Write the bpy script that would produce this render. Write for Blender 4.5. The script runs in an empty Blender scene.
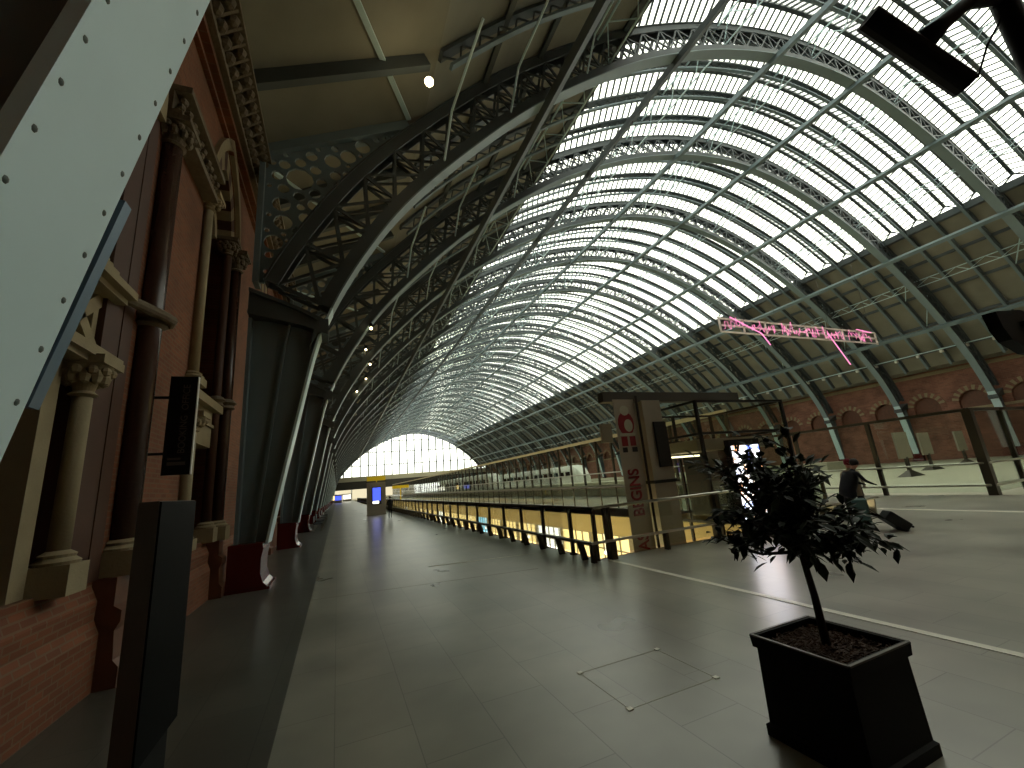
import bpy, bmesh, math, random
import numpy as np
from mathutils import Vector, Matrix
from mathutils.geometry import delaunay_2d_cdt
random.seed(7)
C = bpy.context.scene
COL = C.collection

# ------------------------------------------------------------------ camera
cam_d = bpy.data.cameras.new('camera'); cam = bpy.data.objects.new('camera', cam_d); COL.objects.link(cam)
cam_d.sensor_width = 36.0; cam_d.lens = 410.88/1024*36.0; cam_d.clip_start = .05; cam_d.clip_end = 900
r_ = Vector((0.92149900, -0.37894534, -0.08508829)); u_ = Vector((-0.01143479, -0.24546162, 0.96933887)); f_ = Vector((0.38821236, 0.89227184, 0.23052580))
cam.matrix_world = Matrix(((r_.x, u_.x, -f_.x, 0), (r_.y, u_.y, -f_.y, 0), (r_.z, u_.z, -f_.z, 1.952), (0, 0, 0, 1)))
C.camera = cam

# ------------------------------------------------------------------ world, exposure
w = bpy.data.worlds.new('overcast_sky'); C.world = w; w.use_nodes = True
bg = w.node_tree.nodes['Background']; bg.inputs[0].default_value = (1.0, 1.0, .92, 1); bg.inputs[1].default_value = 2.3
C.view_settings.view_transform = 'Standard'; C.view_settings.look = 'None'
C.view_settings.exposure = 0.85; C.view_settings.gamma = 1.0; C.view_settings.use_curve_mapping = False
C.cycles.use_denoising = True
C.cycles.max_bounces = 6; C.cycles.diffuse_bounces = 3; C.cycles.glossy_bounces = 3
C.cycles.transmission_bounces = 4; C.cycles.transparent_max_bounces = 24
C.cycles.sample_clamp_indirect = 4.0
C.cycles.caustics_reflective = False; C.cycles.caustics_refractive = False

# ------------------------------------------------------------------ materials
def lin(c): c /= 255; return c/12.92 if c <= .04045 else ((c+.055)/1.055)**2.4
def rgb(r, g, b): return (lin(r), lin(g), lin(b), 1)
def mat(name, col, rough=.6, metal=0, spec=.5, noise=0, nscale=3, emit=None, es=0, bump=0, bscale=30, sheen=0):
    m = bpy.data.materials.new(name); m.use_nodes = True; nt = m.node_tree; b = nt.nodes['Principled BSDF']
    b.inputs['Base Color'].default_value = col; b.inputs['Roughness'].default_value = rough
    b.inputs['Metallic'].default_value = metal; b.inputs['Specular IOR Level'].default_value = spec
    tc = nt.nodes.new('ShaderNodeTexCoord')
    if noise:
        n = nt.nodes.new('ShaderNodeTexNoise'); n.inputs['Scale'].default_value = nscale; n.inputs['Detail'].default_value = 5
        nt.links.new(tc.outputs['Object'], n.inputs['Vector'])
        mx = nt.nodes.new('ShaderNodeMix'); mx.data_type = 'RGBA'
        mx.inputs['A'].default_value = tuple(c*(1-noise) for c in col[:3])+(1,); mx.inputs['B'].default_value = tuple(min(1, c*(1+noise)) for c in col[:3])+(1,)
        nt.links.new(n.outputs[0], mx.inputs['Factor']); nt.links.new(mx.outputs['Result'], b.inputs['Base Color'])
    if bump:
        n = nt.nodes.new('ShaderNodeTexNoise'); n.inputs['Scale'].default_value = bscale; nt.links.new(tc.outputs['Object'], n.inputs['Vector'])
        bp = nt.nodes.new('ShaderNodeBump'); bp.inputs['Strength'].default_value = bump; bp.inputs['Distance'].default_value = .02
        nt.links.new(n.outputs[0], bp.inputs['Height']); nt.links.new(bp.outputs[0], b.inputs['Normal'])
    if emit:
        b.inputs['Emission Color'].default_value = emit; b.inputs['Emission Strength'].default_value = es
    return m

def brick_mat(name, c1, c2, mortar, sx, sy, axis='YZ', msize=.012, rough=.8, bump=.3):
    m = bpy.data.materials.new(name); m.use_nodes = True; nt = m.node_tree; b = nt.nodes['Principled BSDF']
    g = nt.nodes.new('ShaderNodeNewGeometry'); s = nt.nodes.new('ShaderNodeSeparateXYZ'); cb = nt.nodes.new('ShaderNodeCombineXYZ')
    nt.links.new(g.outputs['Position'], s.inputs[0])
    nt.links.new(s.outputs['YZX'.index('Y') if 0 else {'X': 0, 'Y': 1, 'Z': 2}[axis[0]]], cb.inputs[0])
    nt.links.new(s.outputs[{'X': 0, 'Y': 1, 'Z': 2}[axis[1]]], cb.inputs[1])
    br = nt.nodes.new('ShaderNodeTexBrick'); br.inputs['Scale'].default_value = 1
    br.inputs['Brick Width'].default_value = sx; br.inputs['Row Height'].default_value = sy
    br.inputs['Mortar Size'].default_value = msize; br.inputs['Mortar Smooth'].default_value = .3
    br.inputs['Color1'].default_value = c1; br.inputs['Color2'].default_value = c2; br.inputs['Mortar'].default_value = mortar
    nt.links.new(cb.outputs[0], br.inputs['Vector'])
    n = nt.nodes.new('ShaderNodeTexNoise'); n.inputs['Scale'].default_value = .7; n.inputs['Detail'].default_value = 3
    nt.links.new(g.outputs['Position'], n.inputs['Vector'])
    mr = nt.nodes.new('ShaderNodeMapRange'); mr.inputs['From Min'].default_value = .3; mr.inputs['From Max'].default_value = .7
    mr.inputs['To Min'].default_value = .72; mr.inputs['To Max'].default_value = 1.2; nt.links.new(n.outputs[0], mr.inputs[0])
    mx = nt.nodes.new('ShaderNodeVectorMath'); mx.operation = 'SCALE'
    nt.links.new(br.outputs['Color'], mx.inputs[0]); nt.links.new(mr.outputs[0], mx.inputs['Scale'])
    nt.links.new(mx.outputs[0], b.inputs['Base Color']); b.inputs['Roughness'].default_value = rough
    if bump:
        bp = nt.nodes.new('ShaderNodeBump'); bp.inputs['Strength'].default_value = bump; bp.inputs['Distance'].default_value = .01; bp.invert = True
        nt.links.new(br.outputs['Fac'], bp.inputs['Height']); nt.links.new(bp.outputs[0], b.inputs['Normal'])
    return m, b, nt, n

M = {}
M['brick'] = brick_mat('orange_brick', rgb(128, 74, 44), rgb(110, 62, 38), rgb(118, 88, 64), .235, .078, 'YZ')[0]
M['brickx'] = brick_mat('orange_brick_across', rgb(128, 74, 44), rgb(110, 62, 38), rgb(118, 88, 64), .235, .078, 'XZ')[0]
M['redbrick'] = brick_mat('red_brick', rgb(146, 98, 80), rgb(126, 84, 68), rgb(146, 118, 100), .6, .2, 'YZ')[0]
M['darkbrick'] = mat('maroon_terracotta', rgb(74, 44, 28), .6, noise=.25)
M['terra'] = mat('worn_terracotta', rgb(104, 66, 46), .5, noise=.3, nscale=4)
M['stone'] = mat('buff_stone', rgb(152, 138, 108), .8, noise=.2, nscale=4, bump=.2)
M['stonedark'] = mat('carved_dark_stone', rgb(112, 100, 82), .85, noise=.3, nscale=9, bump=.6, bscale=18)
M['shaft'] = mat('polished_brown_granite', rgb(74, 52, 44), .22, noise=.2, nscale=20)
M['timber'] = mat('dark_timber', rgb(52, 32, 22), .6, noise=.3)
M['steel'] = mat('steel_paint_lit_tone', rgb(208, 232, 236), .45, noise=.06, nscale=2)  # lit tone of the one steel paint: brightness of lit flanges put into colour
M['steelflange'] = mat('steel_paint_flange_tone', rgb(132, 150, 154), .45, noise=.06, nscale=2)  # same steel paint, chord flanges toned between lit and shaded
M['steelmid'] = mat('steel_paint_mid_tone', rgb(122, 140, 146), .5, noise=.08, nscale=2)  # same steel paint, middle tone between lit and shaded faces
M['steelshade'] = mat('steel_paint_shaded_tone', rgb(82, 90, 92), .5, noise=.08, nscale=2)  # same steel paint, shade on webs and lattice put into the colour
M['rivet'] = mat('rivet_paint', rgb(78, 90, 84), .5)
M['plinth'] = mat('maroon_gloss_paint', rgb(92, 26, 24), .25)
M['soffit'] = mat('stained_boarding', rgb(138, 135, 121), .8, noise=.22, nscale=.8)
M['black'] = mat('black_powder_coat', rgb(16, 17, 17), .5, spec=.3)
M['blackmatt'] = mat('matt_black', rgb(9, 10, 9), .6, spec=.15)
M['kiosk_side'] = mat('bronze_side', rgb(84, 72, 60), .5, metal=.1)
M['kiosk_glass'] = mat('switched_off_screen', rgb(6, 7, 7), .6, spec=.04)
M['dkmetal'] = mat('dark_bronze_metal', rgb(70, 64, 54), .38, metal=.5)
M['chrome'] = mat('brushed_stainless', rgb(190, 188, 176), .3, metal=1)
M['soil'] = mat('bark_mulch', rgb(78, 56, 42), .95, noise=.6, nscale=40, bump=1, bscale=60)
M['bark'] = mat('dark_bark', rgb(44, 36, 26), .8, noise=.3, nscale=30)
M['leaf'] = mat('dark_green_leaf', rgb(32, 44, 24), .55, spec=.25, noise=.4, nscale=3)
M['line'] = mat('pale_inlay', rgb(232, 228, 212), .4)
M['white'] = mat('white_paint', rgb(220, 220, 210), .5)
M['concrete'] = mat('pale_concrete', rgb(176, 172, 150), .6, noise=.1, nscale=1)
M['column'] = mat('brown_grey_cladding', rgb(146, 138, 122), .5, noise=.08)
M['canopy'] = mat('dark_canopy', rgb(60, 56, 46), .6)
M['cream'] = mat('cream_fascia', rgb(200, 192, 160), .6)
M['cloth'] = mat('black_coat', rgb(20, 20, 24), .9); M['hat'] = mat('dark_red_wool', rgb(110, 20, 34), .9)
M['skin'] = mat('skin', rgb(190, 140, 115), .6); M['beige'] = mat('beige_coat', rgb(150, 138, 116), .9)
M['jeans'] = mat('dark_denim', rgb(34, 40, 54), .9); M['hair'] = mat('dark_hair', rgb(26, 20, 16), .7)
M['greencase'] = mat('green_plastic', rgb(62, 92, 84), .45); M['blackcase'] = mat('black_plastic', rgb(18, 19, 22), .4)
M['frame'] = mat('cream_frame_paint', rgb(225, 212, 205), .5)
M['blue_tube'] = mat('blue_grey_aluminium', rgb(96, 118, 136), .35, metal=.2)
M['banner'] = mat('grey_banner_cloth', rgb(160, 150, 132), .8)
M['red'] = mat('banner_red', rgb(130, 26, 34), .8)
M['blackprint'] = mat('banner_black', rgb(20, 18, 18), .8)
M['signtext'] = mat('grey_lettering', rgb(95, 88, 80), .6)
def emis(name, col, s): return mat(name, (0, 0, 0, 1), .6, emit=col, es=s)
M['neon'] = emis('pink_neon', rgb(255, 140, 190), .95)
M['bulb'] = emis('warm_bulb', (1, .82, .45, 1), 10)
M['shop'] = emis('lit_shop_window', (1, .7, .26, 1), 1.3)
M['fascia'] = mat('lit_yellow_fascia', rgb(190, 170, 118), .6)
M['shopwhite'] = emis('white_lit_panel', (1, .95, .8, 1), 1.6)
M['cyan'] = emis('cyan_lit_panel', (.35, .8, 1, 1), 1.0)
M['blue'] = emis('blue_departure_screen', rgb(70, 90, 240), 1.0)
M['yellow'] = mat('yellow_sign', rgb(220, 190, 30), .5, emit=rgb(200, 170, 30), es=.15)
M['warmstrip'] = emis('warm_ceiling_strip', (1, .87, .55, 1), 2.0)
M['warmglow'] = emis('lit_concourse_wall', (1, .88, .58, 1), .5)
M['flood'] = mat('floodlight_lens', rgb(70, 70, 64), .3)

def glass_mat(name, tint, refl=.08, rough=.02, dirt=0):
    m = bpy.data.materials.new(name); m.use_nodes = True; nt = m.node_tree; nt.nodes.clear()
    o = nt.nodes.new('ShaderNodeOutputMaterial'); t = nt.nodes.new('ShaderNodeBsdfTransparent'); g = nt.nodes.new('ShaderNodeBsdfGlossy')
    t.inputs[0].default_value = tint; g.inputs['Roughness'].default_value = rough
    mx = nt.nodes.new('ShaderNodeMixShader'); fr = nt.nodes.new('ShaderNodeLayerWeight'); fr.inputs['Blend'].default_value = .12
    mu = nt.nodes.new('ShaderNodeMath'); mu.operation = 'MULTIPLY_ADD'; mu.inputs[1].default_value = .5; mu.inputs[2].default_value = refl
    nt.links.new(fr.outputs['Fresnel'], mu.inputs[0]); nt.links.new(mu.outputs[0], mx.inputs[0])
    nt.links.new(t.outputs[0], mx.inputs[1]); nt.links.new(g.outputs[0], mx.inputs[2])
    out = mx
    if dirt:
        d = nt.nodes.new('ShaderNodeBsdfTranslucent'); d.inputs[0].default_value = (.9, .92, .85, 1)
        m2 = nt.nodes.new('ShaderNodeMixShader'); m2.inputs[0].default_value = dirt
        nt.links.new(mx.outputs[0], m2.inputs[1]); nt.links.new(d.outputs[0], m2.inputs[2]); out = m2
    nt.links.new(out.outputs[0], o.inputs[0]); return m
M['glass'] = glass_mat('balustrade_glass', (.92, .96, .92, 1), .05)
M['roofglass'] = glass_mat('roof_glass', (.9, .93, .86, 1), .0, .3, .0)

# ------------------------------------------------------------------ mesh builder
class MB:
    def __init__(s): s.v = []; s.f = []; s.mi = []; s.k = 0
    def add(s, vs, fs):
        o = len(s.v); s.v += [tuple(v) for v in vs]; s.f += [tuple(i+o for i in f) for f in fs]; s.mi += [s.k]*len(fs); return s
    def box(s, x0, y0, z0, x1, y1, z1):
        return s.add([(x0, y0, z0), (x1, y0, z0), (x1, y1, z0), (x0, y1, z0), (x0, y0, z1), (x1, y0, z1), (x1, y1, z1), (x0, y1, z1)],
                     [(0, 3, 2, 1), (4, 5, 6, 7), (0, 1, 5, 4), (1, 2, 6, 5), (2, 3, 7, 6), (3, 0, 4, 7)])
    def bar(s, p, q, a, b=None, up=(0, 0, 1)):
        b = b or a; p = Vector(p); q = Vector(q); d = (q-p).normalized(); up = Vector(up)
        if abs(d.dot(up)) > .98: up = Vector((1, 0, 0)) if abs(d.x) < .9 else Vector((0, 1, 0))
        r = d.cross(up).normalized(); t = r.cross(d)
        vs = [c+r*(i*a/2)+t*(j*b/2) for c in (p, q) for i, j in ((-1, -1), (1, -1), (1, 1), (-1, 1))]
        return s.add(vs, [(0, 1, 2, 3), (7, 6, 5, 4), (0, 4, 5, 1), (1, 5, 6, 2), (2, 6, 7, 3), (3, 7, 4, 0)])
    def tube(s, pts, r, n=8, cap=True):
        pts = [Vector(p) for p in pts]; rr = r if isinstance(r, (list, tuple)) else [r]*len(pts)
        rings = []; ref = None
        for i, p in enumerate(pts):
            d = (pts[min(i+1, len(pts)-1)]-pts[max(i-1, 0)]).normalized()
            if ref is None: ref = Vector((0, 0, 1)) if abs(d.z) < .9 else Vector((1, 0, 0))
            a = (ref-d*ref.dot(d)).normalized(); ref = a; b = d.cross(a)
            rings += [p+(a*math.cos(t*2*math.pi/n)+b*math.sin(t*2*math.pi/n))*rr[i] for t in range(n)]
        fs = [(i*n+j, i*n+(j+1) % n, (i+1)*n+(j+1) % n, (i+1)*n+j) for i in range(len(pts)-1) for j in range(n)]
        if cap: fs += [tuple(range(n-1, -1, -1)), tuple((len(pts)-1)*n+j for j in range(n))]
        return s.add(rings, fs)
    def lathe(s, prof, c=(0, 0, 0), n=20):
        vs = [(c[0]+r*math.cos(2*math.pi*j/n), c[1]+r*math.sin(2*math.pi*j/n), c[2]+z) for r, z in prof for j in range(n)]
        fs = [(i*n+j, i*n+(j+1) % n, (i+1)*n+(j+1) % n, (i+1)*n+j) for i in range(len(prof)-1) for j in range(n)]
        fs += [tuple(range(n-1, -1, -1)), tuple((len(prof)-1)*n+j for j in range(n))]
        return s.add(vs, fs)
    def sphere(s, c, r, n=8, sc=(1, 1, 1)):
        c = Vector(c); vs = [c+Vector((0, 0, -r*sc[2]))]; m = max(4, n//2)
        for i in range(1, m):
            t = -math.pi/2+math.pi*i/m
            vs += [c+Vector((math.cos(t)*math.cos(2*math.pi*j/n)*r*sc[0], math.cos(t)*math.sin(2*math.pi*j/n)*r*sc[1], math.sin(t)*r*sc[2])) for j in range(n)]
        vs.append(c+Vector((0, 0, r*sc[2]))); L = len(vs)-1
        fs = [(0, 1+(j+1) % n, 1+j) for j in range(n)]+[(L, 1+(m-2)*n+j, 1+(m-2)*n+(j+1) % n) for j in range(n)]
        fs += [(1+i*n+j, 1+i*n+(j+1) % n, 1+(i+1)*n+(j+1) % n, 1+(i+1)*n+j) for i in range(m-2) for j in range(n)]
        return s.add(vs, fs)
    def strip(s, A, B, y0, y1, close=True):
        """solid band between paths A and B (lists of (x,z)), extruded from y0 to y1"""
        n = len(A); vs = [(x, y, z) for y in (y0, y1) for P in (A, B) for x, z in P]
        a0, b0, a1, b1 = 0, n, 2*n, 3*n; fs = []
        for i in range(n-1):
            fs += [(a0+i, b0+i, b0+i+1, a0+i+1), (a1+i, a1+i+1, b1+i+1, b1+i), (a0+i, a0+i+1, a1+i+1, a1+i), (b0+i, b1+i, b1+i+1, b0+i+1)]
        fs += [(a0, a1, b1, b0), (a0+n-1, b0+n-1, b1+n-1, a1+n-1)]
        return s.add(vs, fs)
    def plate(s, outer, holes, t0, t1, fn):
        """flat plate with holes; 2D loops, fn(a,b,t)->xyz"""
        loops = [outer]+holes; flat = []; ed = []
        for L in loops:
            o = len(flat); flat += L; ed += [(o+i, o+(i+1) % len(L)) for i in range(len(L))]
        vo, _, tr, _, _, _ = delaunay_2d_cdt([Vector(q) for q in flat], ed, [], 0, 1e-5)
        def inside(L, x, y):
            c = False; k = len(L)
            for i in range(k):
                (x1, y1), (x2, y2) = L[i], L[i-1]
                if (y1 > y) != (y2 > y) and x < (x2-x1)*(y-y1)/(y2-y1)+x1: c = not c
            return c
        bb = [(min(q[0] for q in L), max(q[0] for q in L), min(q[1] for q in L), max(q[1] for q in L)) for L in holes]
        tris = []
        for t in tr:
            x = sum(vo[i][0] for i in t)/3; y = sum(vo[i][1] for i in t)/3
            if inside(outer, x, y) and not any(b_[0] < x < b_[1] and b_[2] < y < b_[3] and inside(L, x, y) for L, b_ in zip(holes, bb)): tris.append(tuple(t))
        flat = [(q[0], q[1]) for q in vo]; n = len(flat)
        s.add([fn(a, b, t) for t in (t0, t1) for a, b in flat], [tuple(t) for t in tris]+[tuple(i+n for i in reversed(t)) for t in tris])
        for L in loops:
            k = len(L); s.add([fn(a, b, t) for t in (t0, t1) for a, b in L], [(i, (i+1) % k, k+(i+1) % k, k+i) for i in range(k)])
        return s
    def mesh(s, name, mats, smooth=False):
        me = bpy.data.meshes.new(name); me.from_pydata(s.v, [], s.f)
        for m in (mats if isinstance(mats, (list, tuple)) else [mats]): me.materials.append(M[m] if isinstance(m, str) else m)
        if any(s.mi): me.polygons.foreach_set('material_index', s.mi)
        if smooth: me.polygons.foreach_set('use_smooth', [True]*len(me.polygons))
        bm = bmesh.new(); bm.from_mesh(me); bmesh.ops.recalc_face_normals(bm, faces=bm.faces); bm.to_mesh(me); bm.free()
        me.update(); return me
    def build(s, name, mats, parent=None, loc=None, smooth=False):
        o = bpy.data.objects.new(name, s.mesh(name, mats, smooth)); COL.objects.link(o)
        if parent: o.parent = parent
        if loc: o.location = loc
        return o

def tag(o, label, cat, group=None, kind=None):
    o['label'] = label; o['category'] = cat
    if group: o['group'] = group
    if kind: o['kind'] = kind
    return o
def empty(name, loc, label, cat, group=None, rz=0):
    o = bpy.data.objects.new(name, None); o.empty_display_size = .2; COL.objects.link(o); o.location = loc; o.rotation_euler = (0, 0, rz)
    return tag(o, label, cat, group)
def struct(o): o['kind'] = 'structure'; return o
def copy_tree(o, parent=None):
    c = o.copy(); COL.objects.link(c); c.parent = parent
    for ch in [x for x in KIDS.get(o.name, [])] or [x for x in o.children]: copy_tree(ch, c)
    return c
KIDS = {}
ORD = ['first', 'second', 'third', 'fourth', 'fifth', 'sixth', 'seventh', 'eighth', 'ninth', 'tenth', 'eleventh', 'twelfth', 'thirteenth', 'fourteenth', 'fifteenth', 'sixteenth', 'seventeenth', 'eighteenth', 'nineteenth', 'twentieth', 'twenty-first', 'twenty-second', 'twenty-third', 'twenty-fourth', 'twenty-fifth', 'twenty-sixth']

# ------------------------------------------------------------------ roof profile (metres, x across, z up)
XL = -1.646
P0 = [(0, 0), (.02, .6), (.12, 1.3), (.38, 2.74), (.68, 4.31), (1.03, 6.18), (1.3, 7.0), (1.85, 8.29), (2.55, 9.6), (3.48, 11.1), (4.96, 12.95), (8.03, 16.25), (10.4, 18.35), (13.7, 20.9), (16.95, 23.1), (22, 25.75), (27.4, 27.7), (31.7, 28.7), (36, 29.1)]
half = [(x+XL, z) for x, z in P0]; CX = 36+XL
path = half+[(2*CX-x, z) for x, z in half[:-1]][::-1]
def chaikin(P, k=2):
    for _ in range(k):
        Q = [P[0]]
        for a, b in zip(P[:-1], P[1:]):
            Q += [(a[0]*.75+b[0]*.25, a[1]*.75+b[1]*.25), (a[0]*.25+b[0]*.75, a[1]*.25+b[1]*.75)]
        P = Q+[P[-1]]
    return P
def resample(P, step):
    P = np.array(P); d = np.r_[0, np.cumsum(np.hypot(*np.diff(P, axis=0).T))]; n = max(2, int(round(d[-1]/step))+1)
    t = np.linspace(0, d[-1], n); return np.c_[np.interp(t, d, P[:, 0]), np.interp(t, d, P[:, 1])]
def offset(P, d):
    P = np.array(P, float); T = np.gradient(P, axis=0); T /= np.linalg.norm(T, axis=1)[:, None]
    return P+np.c_[-T[:, 1], T[:, 0]]*d
INT = resample(chaikin(path), .5)
DEP = 1.95
EXT = offset(INT, DEP)
def cut(P, cond): return np.array([q for q in P if cond(q)])
UP = INT[:, 1] > 7.0
INTU = INT[UP]; EXTU = EXT[UP]

# ------------------------------------------------------------------ floor
m, b, nt, n = brick_mat('stone_paving', rgb(152, 149, 135), rgb(143, 141, 128), rgb(120, 118, 108), 1.2, .62, 'YX', .005, .34, .05); b.inputs['Specular IOR Level'].default_value = .75
rr = nt.nodes.new('ShaderNodeMapRange'); rr.inputs['To Min'].default_value = .25; rr.inputs['To Max'].default_value = .33
nt.links.new(n.outputs[0], rr.inputs[0]); nt.links.new(rr.outputs[0], b.inputs['Roughness']); M['paving'] = m
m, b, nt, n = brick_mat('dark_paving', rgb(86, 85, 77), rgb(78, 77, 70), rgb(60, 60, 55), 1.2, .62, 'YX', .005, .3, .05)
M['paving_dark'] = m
VX0, VX1, VY0, VY1 = 5.75, 14.5, 8.95, 185
YB, YE = -16.5, 206
fl = MB(); 
def fbox(x0, y0, x1, y1, k, t=.45): fl.k = k; fl.box(x0, y0, -t, x1, y1, 0)
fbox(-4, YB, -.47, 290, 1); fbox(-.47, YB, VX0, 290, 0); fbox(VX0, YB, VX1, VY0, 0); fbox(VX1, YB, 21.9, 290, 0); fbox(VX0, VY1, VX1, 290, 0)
floor = struct(fl.build('floor', ['paving', 'paving_dark']))
pl = MB(); pl.box(21.9, YB, -.45, 71.2, 290, 0.0); struct(pl.build('floor', ['concrete']))
low = MB(); low.box(-1, YB, -6.0, 24, 290, -5.6); struct(low.build('floor', ['concrete']))
ln = MB(); ln.box(5.77, -6, 0, 5.88, VY0-.3, .006); struct(ln.build('trim_1', 'line'))
ln = MB(); ln.box(16.85, -3, 0, 17.03, 9.5, .008); struct(ln.build('trim_2', 'line'))
ln = MB(); ln.bar((2.2, 11.5, .003), (5.0, 10.9, .003), .04, .006); struct(ln.build('trim_3', 'line'))
ln = MB(); ln.bar((-.45, 9.9, .0), (4.2, 9.1, .0), .03, .003); struct(ln.build('trim_4', 'column'))
ac = empty('access_cover', (2.8, 3.8, 0), 'square paved floor access cover with pale thin edges in foreground', 'floor cover')
cm = MB()
for a, bq in (((-.5, -.4), (.5, -.4)), ((.5, -.4), (.5, .4)), ((.5, .4), (-.5, .4)), ((-.5, .4), (-.5, -.4))):
    cm.bar((a[0], a[1], .001), (bq[0], bq[1], .001), .006, .003)
cm.build('cover_edge', 'concrete', ac)
for sx, sy in ((-.5, -.4), (.5, -.4), (.5, .4), (-.5, .4)):
    k = MB(); k.box(sx-.025, sy-.025, 0, sx+.025, sy+.025, .009); k.build('corner_plate', 'line', ac)

# ------------------------------------------------------------------ main ribs
W = .65
def chord_band(P, d0, d1, y0=0, y1=W):
    m_ = MB(); m_.strip(list(map(tuple, offset(P, d0))), list(map(tuple, offset(P, d1))), y0, y1); return m_
def lattice(I, E, y, mb, step, a, b):
    n_ = len(I); i = 0; k = 0; idx = list(range(0, n_, step))
    for k in range(len(idx)-1):
        i, j = idx[k], idx[k+1]
        mb.bar((I[i][0], y, I[i][1]), (E[i][0], y, E[i][1]), a, b, (0, 1, 0))
        mb.bar((I[i][0], y, I[i][1]), (E[j][0], y, E[j][1]), a*.8, b, (0, 1, 0))
        mb.bar((E[i][0], y, E[i][1]), (I[j][0], y, I[j][1]), a*.8, b, (0, 1, 0))
lowI = offset(INTU, 0)
ib = MB()
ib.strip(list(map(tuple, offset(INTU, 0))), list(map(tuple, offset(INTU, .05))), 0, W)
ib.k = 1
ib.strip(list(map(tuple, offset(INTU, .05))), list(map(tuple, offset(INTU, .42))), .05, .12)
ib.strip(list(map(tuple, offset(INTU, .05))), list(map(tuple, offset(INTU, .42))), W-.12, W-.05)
me_low = ib.mesh('lower_chord', ['steelflange', 'steelshade'])
eb = MB()
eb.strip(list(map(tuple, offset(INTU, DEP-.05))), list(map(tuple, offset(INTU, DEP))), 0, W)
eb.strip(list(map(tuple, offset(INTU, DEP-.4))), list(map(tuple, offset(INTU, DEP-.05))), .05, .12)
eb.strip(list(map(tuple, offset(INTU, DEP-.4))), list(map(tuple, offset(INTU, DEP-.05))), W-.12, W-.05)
me_up = eb.mesh('upper_chord', 'steelshade')
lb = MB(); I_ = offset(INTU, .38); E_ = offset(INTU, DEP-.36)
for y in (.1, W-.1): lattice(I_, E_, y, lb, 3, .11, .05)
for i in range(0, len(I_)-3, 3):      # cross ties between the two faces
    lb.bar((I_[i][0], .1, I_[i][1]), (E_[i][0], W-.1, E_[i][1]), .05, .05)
me_lat = lb.mesh('lattice', 'steelshade')

def leg_meshes(mir):
    X = (lambda x: 2*CX-x) if mir else (lambda x: x)
    lp = [q for q in INT if .95 <= q[1] <= 7.1 and q[0] < CX]
    g = MB()
    inner = [(X(x), z) for x, z in lp]
    fp = [q for q in INT if .95 <= q[1] <= 7.7 and q[0] < CX]; fg = MB()
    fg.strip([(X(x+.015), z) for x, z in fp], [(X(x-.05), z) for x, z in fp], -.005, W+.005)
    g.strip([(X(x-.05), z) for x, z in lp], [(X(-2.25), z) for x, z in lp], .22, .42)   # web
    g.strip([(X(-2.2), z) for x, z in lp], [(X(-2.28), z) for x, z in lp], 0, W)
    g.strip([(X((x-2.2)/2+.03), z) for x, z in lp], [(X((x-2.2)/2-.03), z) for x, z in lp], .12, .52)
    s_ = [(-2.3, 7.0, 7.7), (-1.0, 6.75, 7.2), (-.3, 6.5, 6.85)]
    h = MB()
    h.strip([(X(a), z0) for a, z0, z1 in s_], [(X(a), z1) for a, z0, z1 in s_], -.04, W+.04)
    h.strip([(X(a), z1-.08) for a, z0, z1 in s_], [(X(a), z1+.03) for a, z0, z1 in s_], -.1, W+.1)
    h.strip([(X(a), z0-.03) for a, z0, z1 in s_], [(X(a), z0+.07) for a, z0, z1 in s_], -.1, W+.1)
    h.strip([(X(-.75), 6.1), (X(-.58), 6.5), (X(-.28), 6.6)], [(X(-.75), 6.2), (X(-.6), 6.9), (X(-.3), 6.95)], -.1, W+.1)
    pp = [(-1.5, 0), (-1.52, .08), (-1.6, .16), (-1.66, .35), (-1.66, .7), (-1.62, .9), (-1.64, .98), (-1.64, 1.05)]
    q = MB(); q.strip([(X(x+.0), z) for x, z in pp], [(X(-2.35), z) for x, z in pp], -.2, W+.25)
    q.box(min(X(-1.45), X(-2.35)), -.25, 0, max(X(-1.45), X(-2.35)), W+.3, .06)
    return g.mesh('leg', 'steelmid'), fg.mesh('leg_flange', 'steel'), h.mesh('impost', 'steelshade'), q.mesh('plinth', 'plinth')
legs = {False: leg_meshes(False), True: leg_meshes(True)}

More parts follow.
